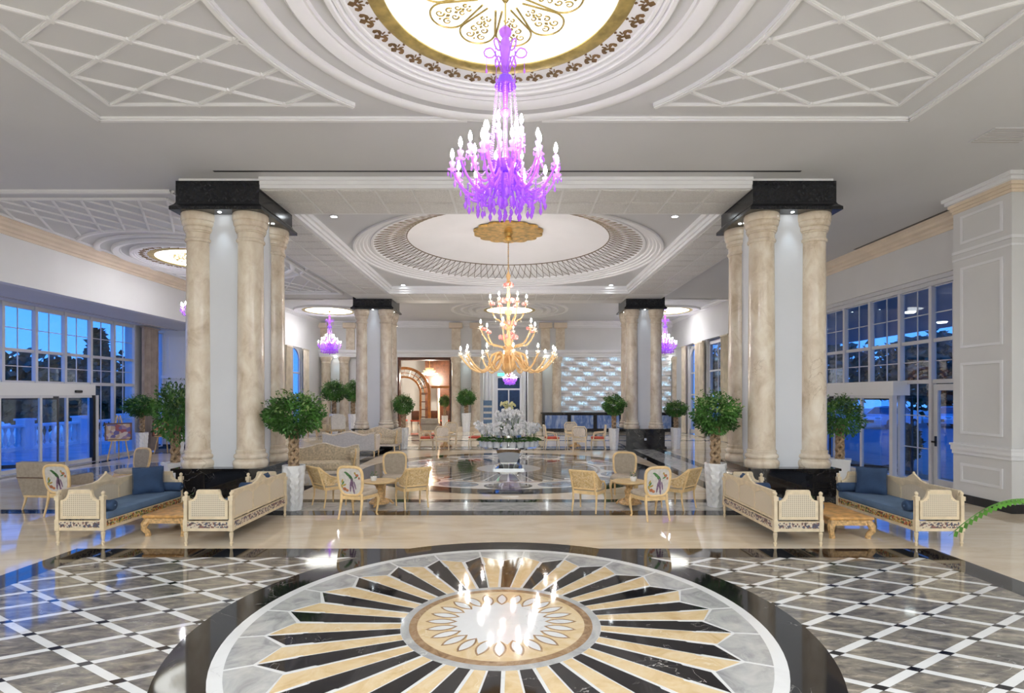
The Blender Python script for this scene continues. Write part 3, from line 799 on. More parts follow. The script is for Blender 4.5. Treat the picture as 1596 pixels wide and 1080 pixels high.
# straight frames and diamond ribs of the front ceiling
def bar(name, p, q, w, h, z=HC, mat='moulding_paint', parent=None, two=True):
    v = Vector((q[0] - p[0], q[1] - p[1], 0)); L = v.length; a = math.atan2(v.y, v.x)
    b = B().box(0, L, -w / 2, w / 2, -h, 0.0)
    if two: b.box(0.0, L, -w * 0.28, w * 0.28, -h * 1.5, -h)
    return link(name, b.mesh(name, mat, 0), parent or ceil, (p[0], p[1], z), a)
ox0, ox1, oy0, oy1 = AX - 5.93, AX + 5.93, 2.95, 8.08
nx0, nx1, ny0, ny1 = AX - 5.5, AX + 5.5, 3.38, 7.68
for (p, q) in (((ox0, oy1), (AX - 0.55, oy1)), ((AX + 0.55, oy1), (ox1, oy1)), ((ox0, oy0), (AX - 0.55, oy0)), ((AX + 0.55, oy0), (ox1, oy0)), ((ox0, oy0), (ox0, oy1)), ((ox1, oy0), (ox1, oy1))):
    bar('frame_moulding', p, q, 0.10, 0.035)
xe = math.sqrt(2.99 ** 2 - (ny1 - DC[1]) ** 2)
for s in (-1, 1):
    for y in (ny0, ny1): bar('frame_moulding', (AX + s * 5.5, y), (AX + s * xe, y), 0.05, 0.025)
    bar('frame_moulding', (AX + s * 5.5, ny0), (AX + s * 5.5, ny1), 0.05, 0.025)
    a = math.asin((ny1 - DC[1]) / 2.99)
    b = B()
    mid = 0 if s > 0 else pi
    b.ring(2.96, 3.05, -0.05, 0, 32, (DC[0], DC[1], 0), mid - a, mid + a); b.ring(2.98, 3.03, -0.065, -0.05, 32, (DC[0], DC[1], 0), mid - a, mid + a)
    link('corner_arc', b.mesh('corner_arc', 'moulding_paint', 0), ceil, (0, 0, HC))
    # ribs
    nodes = {}
    for i in range(0, 6):
        for j in range(-1, 7):
            x = AX + s * (5.47 - 0.605 * i); y = 7.68 - 0.3475 * 2 * j - (0.3475 if i % 2 else 0)
            nodes[(i, j)] = (x, y)
    def ok(p): return ny0 - 0.02 <= p[1] <= ny1 + 0.02 and math.hypot(p[0] - DC[0], p[1] - DC[1]) > 3.04
    rib_seen = set()
    for (i, j), p in nodes.items():
        for jj in ((j, j - 1) if i % 2 == 0 else (j, j + 1)):
            q = nodes.get((i + 1, jj))
            if not q: continue
            a_, b_ = p, q
            if not ok(a_) and not ok(b_): continue
            if not ok(b_) or not ok(a_):      # shorten at the arc
                if not (ny0 - 0.02 <= min(a_[1], b_[1]) and max(a_[1], b_[1]) <= ny1 + 0.02): continue
                g, o_ = (a_, b_) if ok(a_) else (b_, a_)
                lo, hi = 0.0, 1.0
                for _ in range(20):
                    m_ = (lo + hi) / 2; pt = (g[0] + (o_[0] - g[0]) * m_, g[1] + (o_[1] - g[1]) * m_)
                    if ok(pt): lo = m_
                    else: hi = m_
                if lo < 0.1: continue
                a_, b_ = g, (g[0] + (o_[0] - g[0]) * lo, g[1] + (o_[1] - g[1]) * lo)
            bar('ceiling_rib', a_, b_, 0.045, 0.022)
    for (i, j), p in nodes.items():
        if ok(p) and i > 0: put('rib_boss', B().box(-0.035, 0.035, -0.035, 0.035, -0.034, 0), 'moulding_paint', ceil, (p[0], p[1], HC), pi / 4, smooth=0)
# left aisle design and the plain domes of the rear hall
LD = (-9.25, 16.5)
dome(LD[0], LD[1], HC, 'aisle_dome_glow')
for (p, q) in (((XL, 10.95), (-6.75, 10.95)), ((-6.75, 10.95), (-6.75, 22.0)), ((XL, 22.0), (-6.75, 22.0))): bar('frame_moulding', p, q, 0.12, 0.04)
for (p, q) in (((XL + 0.3, 11.38), (-7.1, 11.38)), ((-7.1, 11.38), (-7.1, 21.6)), ((XL + 0.3, 21.6), (-7.1, 21.6))): bar('frame_moulding', p, q, 0.07, 0.03)
bar('frame_moulding', (XL + 0.35, 11.0), (XL + 0.35, 22.0), 0.07, 0.03)
for k in range(8):
    for s in (1, -1):
        for end in (0, 1):
            y0 = 11.38 if end == 0 else 21.6; yd = 1 if end == 0 else -1
            x0 = -11.3 + 0.6 * k; L = 2.6
            pts = [(x0 + s * 0.55 * u, y0 + yd * u) for u in (0, L)]
            # cut the rib at the outer ring and the frame
            good = None
            for i in range(41):
                u = L * i / 40; x = x0 + s * 0.55 * u; y = y0 + yd * u
                if x < XL + 0.35 or x > -7.1 or math.hypot(x - LD[0], y - LD[1]) < 2.95: break
                good = (x, y)
            if good and math.hypot(good[0] - x0, good[1] - y0) > 0.2: bar('ceiling_rib', (x0, y0), good, 0.045, 0.022)
put('ring_moulding', B().lathe([(2.88, 0), (2.9, -0.04), (2.97, -0.04), (3.0, 0)], 96, a0=-2.35, a1=2.35).turn(0), 'moulding_paint', ceil, (LD[0], LD[1], HC))
dome(-9.75, 29.5, HR, 'aisle_dome_glow', rings=False, detail=False)
dome(8.25, 29.5, HR, 'aisle_dome_glow', rings=False, detail=False)
d = dome(AX, 29.3, HR, 'aisle_dome_glow', detail=False)
put('ring_moulding', B().lathe([(2.95, 0), (2.96, -0.04), (3.1, -0.05), (3.12, 0)], 72), 'moulding_paint', d)
# air slots and grilles
put('air_slot', B().box(-5.4, 5.25, 9.98, 10.03, HC - 0.006, HC), 'dark_metal', ceil, smooth=0)
put('air_slot', B().box(9.55, 9.62, 11.7, 15.4, HC - 0.006, HC), 'dark_metal', ceil, smooth=0)
def grille(x0, x1, y0, y1, z):
    g = put('air_grille', B().box(x0, x1, y0, y1, z - 0.012, z), 'frame_paint', ceil, smooth=0)
    n = 8
    for k in range(n):
        y = y0 + (y1 - y0) * (k + 0.5) / n
        put('grille_slat', B().box(x0 + 0.03, x1 - 0.03, y - 0.012, y + 0.012, z - 0.018, z - 0.012), 'grey_wall_paint', g, smooth=0)
grille(7.33, 8.15, 8.36, 8.86, HC)
grille(-9.9, -8.9, 25.6, 26.2, HR)
grille(-12.0 + 0.4, -11.2, 25.6, 26.0, HR)
# recessed downlights
for (x, y, wh) in ((-4.10, 12.75, 'near left'), (3.78, 12.75, 'near right'), (-4.07, 20.75, 'far left'), (3.75, 20.75, 'far right')):
    o = thing('downlight', 'round recessed downlight glowing white in the %s corner of the middle coffer' % wh, 'downlight', (x, y, HQ), group='coffer downlights')
    put('trim_ring', B().ring(0.07, 0.1, -0.012, 0, 24), 'frame_paint', o)
    put('lens', B().lathe([(0, -0.008), (0.072, -0.008), (0.072, 0), (0, 0)], 24), 'down_glow', o)
    lamp('downlight_lamp', 'SPOT', (0, 0, -0.03), 18, (0.95, 0.97, 1.0), 0.03, parent=o, spot=2.2, blend=0.8)
# ================================================================ COLUMN CLUSTERS
shaft_prof = [(0.30, 0.0), (0.312, 0.03), (0.318, 0.07), (0.312, 0.11), (0.29, 0.14), (0.272, 0.145), (0.272, 0.165), (0.292, 0.175), (0.302, 0.205), (0.295, 0.235), (0.27, 0.255), (0.262, 0.26), (0.262, 0.285), (0.268, 0.30), (0.266, 0.32), (0.246, 0.335),
              (0.240, 2.0), (0.226, 4.24), (0.226, 4.27), (0.25, 4.285), (0.258, 4.31), (0.25, 4.335), (0.232, 4.345), (0.234, 4.45), (0.255, 4.46), (0.255, 4.48), (0.272, 4.49), (0.28, 4.53), (0.276, 4.555), (0.266, 4.565), (0.285, 4.575), (0.302, 4.61), (0.308, 4.65), (0.3, 4.665), (0.318, 4.68), (0.322, 4.72), (0.322, 4.80), (0.31, 4.82)]
COLM = B().lathe(shaft_prof, 32).mesh('column', 'column_marble')
PLH = 0.82
def lip(x, z): return x
for nm, cx, cy in (('fl', CXL, CYF), ('fr', CXR, CYF), ('rl', CXL - 0.1, CYR), ('rr', CXR + 0.1, CYR)):
    c = link('column_cluster', None, None, (cx, cy, 0), kind='structure')
    b = B().box(-0.84, 0.84, -0.84, 0.84, 0, 0.1).box(-0.78, 0.78, -0.78, 0.78, 0.1, 0.74).box(-0.81, 0.81, -0.81, 0.81, 0.74, 0.78).box(-0.84, 0.84, -0.84, 0.84, 0.78, PLH)
    put('plinth', b, 'black_marble', c, smooth=0)
    put('pier_core', B().box(-0.55, 0.55, -0.55, 0.55, PLH, 5.64), 'core_paint', c, smooth=0)
    for sx in (-1, 1):
        for sy in (-1, 1):
            link('column', COLM, c, (sx * 0.49, sy * 0.49, PLH), random.uniform(0, 6))
    prof = [(0.86, 5.64), (0.86, 5.70), (0.84, 5.72), (0.80, 5.76), (0.78, 5.80), (0.78, 6.2)]
    vs = []; fs = []
    for r, z in prof: vs += [(-r, -r, z), (r, -r, z), (r, r, z), (-r, r, z)]
    for k in range(len(prof) - 1):
        for i in range(4):
            j = (i + 1) % 4; fs.append((k * 4 + i, k * 4 + j, k * 4 + 4 + j, k * 4 + 4 + i))
    fs += [(3, 2, 1, 0), tuple(len(prof) * 4 - 4 + i for i in range(4))]
    put('abacus', B().add(vs, fs), 'black_granite', c, smooth=0)
    for (x, y) in ((0.0, -0.7), (0.7, 0), (-0.7, 0)):
        sl = put('spot_lens', B().lathe([(0, -0.006), (0.03, -0.006), (0.03, 0), (0, 0)], 12), 'down_glow', c, (x, y, 5.64))
    lamp('abacus_spot', 'SPOT', (0, -0.7, 5.6), 10, (0.75, 0.9, 1.0), 0.03, parent=c, spot=1.0, blend=1.0)
    if nm == 'rr':
        s = thing('wall_socket', 'small white square socket plate on black column plinth', 'socket', (cx + 0.0, cy - 0.785, 0.4))
        put('plate', B().rbox(-0.045, 0.045, -0.008, 0.004, -0.045, 0.045, 0.004), 'pot_white', s)
        put('socket_face', B().box(-0.02, 0.02, -0.011, -0.007, -0.02, 0.02), 'frame_paint', s)

# ================================================================ WALLS
# --- left: bulkhead, soffit, window bay
wl = struct('wall_left', B().box(-12.0, XL, -6.5, YB, 4.81, HR + 0.1), 'white_paint', smooth=0)
put('soffit', B().box(-14.5, -12.0, -6.5, 22.6, 4.81, 5.0), 'pier_paint', wl, smooth=0)
put('curtain_track', B().box(-13.6, -13.5, 8, 22.4, 4.79, 4.81), 'grey_wall_paint', wl, smooth=0)
CROWN = [(0, 0), (0.0, -0.34), (0.03, -0.34), (0.05, -0.28), (0.09, -0.26), (0.10, -0.2), (0.17, -0.16), (0.19, -0.1), (0.25, -0.06), (0.26, 0)]
put('trim', B().extr([(XL + x, HC + z) for x, z in CROWN], 'y', -6.5, 23.3), 'cream_paint', wl, smooth=0)
put('trim', B().extr([(XL + x * 0.6, HR + z * 0.6) for x, z in CROWN], 'y', 23.5, YB), 'white_paint', wl, smooth=0)
# bay end wall with raised panels (faces the camera), then the plain rear stretch
put('bay_pier', B().box(-14.5, XL, 22.5, 23.0, 0, 4.81), 'white_paint', wl, smooth=0)
def panel(parent, pts3, w=0.05, d=0.02, mat='moulding_paint'):
    """raised panel moulding: axis-aligned frame of bars; pts3=(x0,x1,y0,y1,z0,z1) with one flat axis"""
    x0, x1, y0, y1, z0, z1 = pts3
    b = B()
    if abs(y1 - y0) < 1e-6:
        for (a, c, e, f) in ((x0, x1, z0, z0 + w), (x0, x1, z1 - w, z1), (x0, x0 + w, z0 + w, z1 - w), (x1 - w, x1, z0 + w, z1 - w)): b.box(a, c, y0 - d, y0, e, f)
    else:
        for (a, c, e, f) in ((y0, y1, z0, z0 + w), (y0, y1, z1 - w, z1), (y0, y0 + w, z0 + w, z1 - w), (y1 - w, y1, z0 + w, z1 - w)): b.box(x0 - d, x0, a, c, e, f)
    return put('panel_moulding', b, mat, parent, smooth=0)
panel(wl, (-14.0, -12.2, 22.5, 22.5, 3.2, 4.6)); panel(wl, (-14.0, -12.2, 22.5, 22.5, 0.3, 0.9)); panel(wl, (-14.0, -12.2, 22.5, 22.5, 1.2, 2.7))
put('dado_rail', B().box(-14.5, XL, 22.4, 22.5, 2.86, 2.98).box(-14.5, XL, 22.45, 22.5, 2.98, 3.03), 'moulding_paint', wl, smooth=0)
struct('baseboard_left', B().box(-14.5, XL, 22.42, 22.5, 0, 0.18), 'black_granite', smooth=0)
b = B().box(-12.0, XL, 23.0, 29.0, 0, 4.81).box(-12.0, XL, 31.0, YB, 0, 4.81)
put('wall_stretch', b, 'white_paint', wl, smooth=0)
# --- back of the hall, behind the camera
struct('wall_front', B().box(-14.6, 11.4, -6.8, -6.5, 0, 6.9), 'white_paint', smooth=0)
# --- right: bulkhead, window wall, pier
wr = struct('wall_right', B().box(XR, 10.3, 11.4, YB, 5.0, HR + 0.1), 'grey_wall_paint', smooth=0)
MATS_wr = 'pier_paint'
wr.data.materials[0] = MATS['pier_paint']
put('trim', B().extr([(XR - x, HC + z) for x, z in CROWN], 'y', 11.4, 23.3), 'cream_paint', wr, smooth=0)
put('trim', B().extr([(XR - x * 0.5, HR + z * 0.5) for x, z in CROWN], 'y', 23.5, YB), 'white_paint', wr, smooth=0)
put('window_header', B().box(10.02, 10.3, 11.6, 21.2, 4.8, 5.0).box(9.96, 10.02, 11.6, 21.2, 4.9, 5.0), 'frame_paint', wr, smooth=0)
put('wall_stretch', B().box(10.0, 10.3, 21.2, 24.6, 0, 5.0).box(10.0, 10.3, 32.0, YB, 0, 5.0), 'pier_paint', wr, smooth=0)
put('wall_stretch', B().box(10.3, 11.0, -6.5, 10.2, 0, 6.9), 'white_paint', wr, smooth=0)
pr = put('pier', B().box(9.25, 11.0, 10.2, 11.55, 0.17, HC), 'pier_paint', wr, smooth=0)
def skirt(z0, z1, d, mat, nm):
    put(nm, B().box(9.25 - d, 11.0, 10.2 - d, 11.55 + 0.0, z0, z1), mat, pr, smooth=0)
skirt(0, 0.17, 0.03, 'black_granite', 'base_course')
for (z0, z1, d) in ((5.95, 6.0, 0.03), (6.0, 6.06, 0.07), (6.06, 6.12, 0.12), (6.12, 6.18, 0.19), (6.18, HC, 0.26)): skirt(z0, z1, d, 'cream_paint' if z0 < 6.1 else 'moulding_paint', 'crown_step')
for (z0, z1, d) in ((5.1, 5.16, 0.03), (4.96, 5.0, 0.025), (1.16, 1.2, 0.09), (1.06, 1.16, 0.06), (0.98, 1.06, 0.03), (3.02, 3.05, 0.0)):
    if d: skirt(z0, z1, d, 'moulding_paint', 'pier_band')
for (z0, z1) in ((5.28, 5.85), (3.15, 4.8), (1.4, 2.85), (0.42, 0.8)):
    panel(pr, (9.25, 9.25, 10.38, 11.35, z0, z1), 0.05, 0.02)
    panel(pr, (9.5, 10.8, 10.2, 10.2, z0, z1), 0.05, 0.02)

# --- back wall with its openings
K = YB / F
def BX(px): return (px - VX) * K
def BZ(py): return EYE + (VY - py) * K
b = B()
p0, p1 = BX(620), BX(703); d0, d1 = BX(753), BX(823)
zp, zd = BZ(557), BZ(562)
b.box(-12.0, p0, YB, YB + 0.4, 0, HR).box(p1, d0, YB, YB + 0.4, 0, HR).box(d1, 10.3, YB, YB + 0.4, 0, HR)
b.box(p0, p1, YB, YB + 0.4, zp, HR).box(d0, d1, YB, YB + 0.4, zd, HR)
wb = struct('wall_back', b, 'pier_paint', smooth=0)
put('trim', B().extr([(YB - x * 1.1, HR + z * 1.1) for x, z in CROWN], 'x', -12, 10.2), 'moulding_paint', wb, smooth=0)
ENT = [(0, 0), (-0.28, 0), (-0.28, 0.1), (-0.33, 0.12), (-0.33, 0.2), (-0.42, 0.28), (-0.45, 0.38), (-0.45, 0.43), (0, 0.43)]
ez = BZ(557)
put('entablature', B().extr([(YB + y, ez + z) for y, z in ENT], 'x', BX(480), BX(1062)), 'moulding_paint', wb, smooth=0)
colb = B().lathe([(0.34, 0.0), (0.34, 0.5), (0.3, 0.52), (0.32, 0.58), (0.29, 0.66), (0.28, 0.72), (0.27, ez - 0.4), (0.3, ez - 0.36), (0.28, ez - 0.3), (0.33, ez - 0.18), (0.36, ez - 0.1), (0.36, ez)], 20).mesh('wall_column', 'column_marble')
for px in (712, 742, 838, 867, 511, 539, 1052):
    link('wall_column', colb, wb, (BX(px), YB - 0.33, 0))
for (q0, q1) in ((699, 752), (828, 874), (500, 552)):
    put('column_base', B().box(BX(q0), BX(q1), YB - 0.75, YB - 0.02, 0, 0.28).box(BX(q0) - 0.05, BX(q1) + 0.05, YB - 0.8, YB - 0.02, 0, 0.1), 'cream_marble', wb, smooth=0)
for (q0, q1) in ((704, 718), (736, 750), (843, 857), (866, 880), (497, 510), (540, 553)):
    put('upper_pilaster', B().box(BX(q0), BX(q1), YB - 0.1, YB, ez + 0.43, HR - 0.4), 'column_marble', wb, smooth=0)
    put('bracket', B().box(BX(q0) - 0.12, BX(q1) + 0.12, YB - 0.42, YB, HR - 0.42, HR - 0.12), 'cream_paint', wb, smooth=0)
for px in (525, 727, 852, 1043):
    lamp('niche_spot', 'SPOT', (BX(px), YB - 0.28, ez - 0.05), 14, (0.6, 0.92, 1.0), 0.03, parent=None, spot=1.3, blend=1.0)
    o = thing('niche_light', 'cool white spotlight under the back wall entablature, %s' % {525: 'between the far left columns', 727: 'left of the white passage', 852: 'left of the stone feature wall', 1043: 'behind the right rear columns'}[px], 'spotlight', (BX(px), YB - 0.28, ez), group='niche spotlights')
    put('lens', B().lathe([(0, -0.02), (0.06, -0.02), (0.07, 0), (0, 0)], 16), 'down_glow', o)
struct('baseboard_back', B().box(-12, p0, YB - 0.03, YB, 0, 0.18).box(p1, d0, YB - 0.03, YB, 0, 0.18).box(d1, 10.2, YB - 0.03, YB, 0, 0.18), 'black_granite', smooth=0)
# stone feature wall behind the reception desk
fw = put('stone_feature', B().box(BX(873), BX(1046), YB - 0.06, YB, BZ(644), ez), 'grey_wall_paint', wb, smooth=0)
rows = 15; z0 = BZ(642); hh = (ez - z0) / rows
for r_ in range(rows):
    x = BX(874) - (r_ % 3) * 0.5
    while x < BX(1045):
        w_ = random.choice((0.9, 1.2, 1.5, 1.9))
        a, c_ = max(x, BX(874)), min(x + w_, BX(1045))
        if c_ - a > 0.1:
            put('stone_panel', B().box(a + 0.006, c_ - 0.006, YB - 0.12 - random.uniform(0, 0.05), YB - 0.06, z0 + r_ * hh + 0.012, z0 + (r_ + 1) * hh - 0.012), 'led_stone', fw, smooth=0)
        x += w_
# ---------------------------------------------------------------- timber portal and the room behind it
do = link('door_1', None, None, (0, YB, 0), kind='structure')
w_ = 0.1
put('door_frame', B().box(p0, p1, -0.06, 0.5, zp - 0.16, zp).box(p0, p0 + w_, -0.06, 0.5, 0, zp - 0.16).box(p1 - w_, p1, -0.06, 0.5, 0, zp - 0.16), 'dark_wood', do, smooth=0)
br = struct('wall_restaurant', B().box(p0 - 1.5, d0 - 0.3, YB + 9, YB + 9.2, 0, 5).box(p0 - 1.6, p0 - 1.5, YB + 0.4, YB + 9, 0, 5).box(d0 - 0.4, d0 - 0.3, YB + 0.4, YB + 9, 0, 5), 'white_paint', smooth=0)
put('restaurant_ceiling', B().box(p0 - 1.5, d0 - 0.3, YB + 0.4, YB + 9, 4.9, 5.1), 'ceiling_paint', br, smooth=0)
put('timber_wall', B().box(p0 + 0.9, d0 - 0.4, YB + 5.0, YB + 5.2, 2.75, 4.6).box(p0 + 0.9, p0 + 1.1, YB + 5.0, YB + 5.2, 0, 2.75).box(p0 + 1.75, d0 - 0.4, YB + 5.0, YB + 5.2, 0, 2.75), 'dark_wood', br, smooth=0)
put('timber_rail', B().box(p0 + 1.75, d0 - 0.4, YB + 2.15, YB + 2.25, 2.62, 2.78), 'portal_wood', br, smooth=0)
put('timber_panel', B().box(p0 + 1.8, p0 + 1.95, YB + 4.95, YB + 5.0, 0.1, 3.2), 'cream_paint', br, smooth=0)
# arched timber doorway inside: outer arch, inner arch, rungs between, post
pa = link('door_2', None, None, (p0 - 0.02, YB + 2.2, 0), kind='structure')
ac = (0.0, 2.3)
for (r0, r1) in ((1.55, 1.72), (1.0, 1.12), (1.31, 1.35)):
    pts = [(ac[0] + r1 * math.cos(a), ac[1] + r1 * math.sin(a)) for a in [pi * i / 24 for i in range(25)]] + [(ac[0] + r0 * math.cos(a), ac[1] + r0 * math.sin(a)) for a in [pi * (24 - i) / 24 for i in range(25)]]
    put('arch', B().extr(pts, 'x', -0.1, 0.1).turn(-pi / 2), 'portal_wood', pa, smooth=0)
for k in range(13):
    a = pi * k / 12
    put('rung', B().tube([(ac[0] + 1.1 * math.cos(a), 0, ac[1] + 1.1 * math.sin(a)), (ac[0] + 1.57 * math.cos(a), 0, ac[1] + 1.57 * math.sin(a))], 0.025, 5), 'dark_wood', pa)
for x0, x1 in ((ac[0] + 1.0, ac[0] + 1.12), (ac[0] + 1.55, ac[0] + 1.72)):
    put('post', B().box(x0, x1, -0.1, 0.1, 0, ac[1]), 'portal_wood', pa, smooth=0)
for k in range(5):
    put('rung', B().box(ac[0] + 1.12, ac[0] + 1.55, -0.04, 0.04, 0.2 + k * 0.5, 0.26 + k * 0.5), 'dark_wood', pa, smooth=0)
# ---------------------------------------------------------------- white passage behind the centre opening
ps = struct('wall_passage', B().box(d0 - 0.2, d0, YB + 0.4, YB + 9, 0, 5).box(d1, d1 + 0.2, YB + 0.4, YB + 9, 0, 5).box(d0, d1, YB + 9, YB + 9.2, 0, 5), 'white_paint', smooth=0)
put('passage_ceiling', B().box(d0, d1, YB + 0.4, YB + 9, 4.8, 5.0), 'ceiling_paint', ps, smooth=0)
for x in (d0 + 0.12, d0 + 0.5, d1 - 0.3):
    put('passage_column', B().lathe([(0.16, 0), (0.16, 0.2), (0.12, 0.26), (0.11, 3.8), (0.15, 3.95), (0.16, 4.2)], 14, (x, YB + 1.2, 0)), 'moulding_paint', ps)
put('glass_edge', B().box(d1 - 0.14, d1 - 0.05, YB - 0.02, YB + 0.06, 0.1, zd), 'dark_metal', ps, smooth=0)
put('passage_lintel', B().box(d0, d1, YB + 0.45, YB + 0.6, zd - 0.5, zd), 'moulding_paint', ps, smooth=0)
d3 = link('door_3', None, None, ((d0 + d1) / 2 + 0.15, YB + 8.9, 0), kind='structure')
put('door_frame', B().box(-0.95, -0.85, -0.05, 0.05, 0, 3.6).box(0.85, 0.95, -0.05, 0.05, 0, 3.6).box(-0.95, 0.95, -0.05, 0.05, 3.5, 3.6).box(-0.05, 0.05, -0.05, 0.05, 0, 2.6).box(-0.85, 0.85, -0.05, 0.05, 2.55, 2.68).box(-0.85, 0.85, -0.04, 0.04, 0, 0.5), 'moulding_paint', d3, smooth=0)
for x0, x1, z0, z1 in ((-0.85, -0.05, 0.5, 2.55), (0.05, 0.85, 0.5, 2.55), (-0.85, 0.85, 2.68, 3.5)):
    put('pane', B().box(x0, x1, -0.02, 0.0, z0, z1), 'blue_velvet', d3, smooth=0)
ex = thing('exit_sign', 'small green lit exit sign above the white passage door', 'sign', (BX(781) * 1.1, YB + 3.0, 3.55))
put('sign_box', B().box(-0.22, 0.22, -0.03, 0.03, -0.1, 0.1), 'exit_green', ex, smooth=0)
put('hanger', B().box(-0.01, 0.01, -0.01, 0.01, 0.1, 1.25), 'steel', ex, smooth=0)
bn = thing('standing_banner', 'blue striped standing banner beside the white passage opening', 'banner', (BX(760)*0.965, YB - 1.1, 0))
put('banner_sheet', B().box(-0.26, 0.26, -0.01, 0.01, 0.08, 1.85), 'blue_mattress', bn, smooth=0)
for k in range(4): put('stripe', B().box(-0.25, 0.25, -0.014, -0.01, 0.35 + k * 0.36, 0.47 + k * 0.36), 'silver_fabric', bn, smooth=0)
put('foot', B().box(-0.28, 0.28, -0.15, 0.15, 0, 0.08), 'steel', bn, smooth=0)

# ================================================================ WINDOWS
def glazed_bay(root, X, y0, y1, z0, z1, out, bars_v=(0.5,), bars_h=(), fw=0.06):
    """one framed light of a window wall lying in the plane x=X"""
    b = B().box(X - 0.04, X + 0.04, y0, y0 + fw / 2, z0, z1).box(X - 0.04, X + 0.04, y1 - fw / 2, y1, z0, z1).box(X - 0.04, X + 0.04, y0, y1, z0, z0 + fw / 2).box(X - 0.04, X + 0.04, y0, y1, z1 - fw / 2, z1)
    f = put('window_frame', b, 'frame_paint', root, smooth=0)
    put('pane', B().box(X - 0.006, X + 0.006, y0 + fw / 2, y1 - fw / 2, z0 + fw / 2, z1 - fw / 2), 'pane_glass', f, smooth=0)
    for u in bars_v:
        y = y0 + (y1 - y0) * u
        put('glazing_bar', B().box(X - 0.012, X + 0.012, y - 0.011, y + 0.011, z0, z1), 'frame_paint', f, smooth=0)
    for u in bars_h:
        z = z0 + (z1 - z0) * u
        put('glazing_bar', B().box(X - 0.012, X + 0.012, y0, y1, z - 0.011, z + 0.011), 'frame_paint', f, smooth=0)
XW = -14.2
w1 = struct_empty('window_1')
ys = [20.7 - 1.075 * k for k in range(0, 12)][::-1]
for a, c_ in zip(ys[:-1], ys[1:]):
    glazed_bay(w1, XW, a, c_, 3.5, 4.72, -1, (0.5,), (0.5,), 0.05)
    glazed_bay(w1, XW, a, c_, 2.58, 3.46, -1, (0.5,), (0.5,), 0.05)
    if not 13.6 < (a + c_) / 2 < 18.2:
        glazed_bay(w1, XW, a, c_, 0.08, 2.54, -1, (0.5,), (0.5,), 0.05)
put('window_sill', B().box(XW - 0.06, XW + 0.12, ys[0], 20.7, 0, 0.08), 'frame_paint', w1, smooth=0)
put('transom', B().box(XW - 0.06, XW + 0.07, ys[0], 20.7, 2.5, 2.6).box(XW - 0.05, XW + 0.05, ys[0], 20.7, 3.45, 3.52).box(XW - 0.05, XW + 0.05, ys[0], 20.7, 4.7, 4.81), 'frame_paint', w1, smooth=0)
for y in ys[1:]:
    put('mullion', B().box(XW - 0.02, XW + 0.1, y - 0.045, y + 0.045, 2.55 if 13.6 < y < 18.3 else 0, 4.81), 'frame_paint', w1, smooth=0)
glazed_bay(w1, XW, 21.5, 22.45, 0.1, 4.7, -1, (), (0.25, 0.5, 0.75), 0.08)
wl2 = struct('wall_bay', B().box(-14.5, XW, -6.5, ys[0], 0, 4.81).box(-14.5, XW + 0.06, 20.7, 21.5, 0, 4.81), 'pier_paint', smooth=0)
# right window wall
XV = 10.15
w2 = struct_empty('window_2')
yr = [12.1, 13.25, 14.31, 15.5, 16.69, 17.8, 18.95, 20.1, 21.2]
for a, c_ in zip(yr[:-1], yr[1:]):
    glazed_bay(w2, XV, a, c_, 3.52, 4.8, 1, (0.5,), (0.5,), 0.05)
    glazed_bay(w2, XV, a, c_, 2.54, 3.48, 1, (0.5,), (0.5,), 0.05)
    if a < 13 : continue
    if not 14.0 < (a + c_) / 2 < 18.0: glazed_bay(w2, XV, a, c_, 0.08, 2.5, 1, (0.5,), (0.33, 0.66), 0.05)
put('transom', B().box(XV - 0.07, XV + 0.06, yr[0], 21.2, 2.47, 2.56).box(XV - 0.05, XV + 0.05, yr[0], 21.2, 3.46, 3.54), 'frame_paint', w2, smooth=0)
for y in yr:
    put('mullion', B().box(XV - 0.1, XV + 0.02, y - 0.045, y + 0.045, 2.5 if 14.4 < y < 17.7 else 0, 4.85), 'frame_paint', w2, smooth=0)
put('window_sill', B().box(XV - 0.12, XV + 0.06, yr[1], 21.2, 0, 0.08), 'frame_paint', w2, smooth=0)
put('jamb', B().box(10.0, 10.3, 11.5, 12.1, 0, 5.0), 'frame_paint', w2, smooth=0)
# glazed side door on the right
d4 = struct_empty('door_4')
b = B()
for (a, c_, e, f_) in ((12.15, 12.27, 0.05, 2.45), (13.08, 13.2, 0.05, 2.45), (12.27, 13.08, 0.05, 0.2), (12.27, 13.08, 2.3, 2.45)): b.box(XV - 0.05, XV + 0.03, a, c_, e, f_)
put('door_leaf', b, 'frame_paint', d4, smooth=0)
put('pane', B().box(XV - 0.012, XV, 12.27, 13.08, 0.2, 2.3), 'pane_glass', d4, smooth=0)
put('door_handle', B().box(XV - 0.14, XV - 0.11, 13.02, 13.06, 0.98, 1.22).box(XV - 0.14, XV - 0.05, 13.12, 13.16, 1.06, 1.1).box(XV - 0.14, XV - 0.11, 13.02, 13.16, 1.06, 1.1), 'dark_metal', d4, smooth=0)
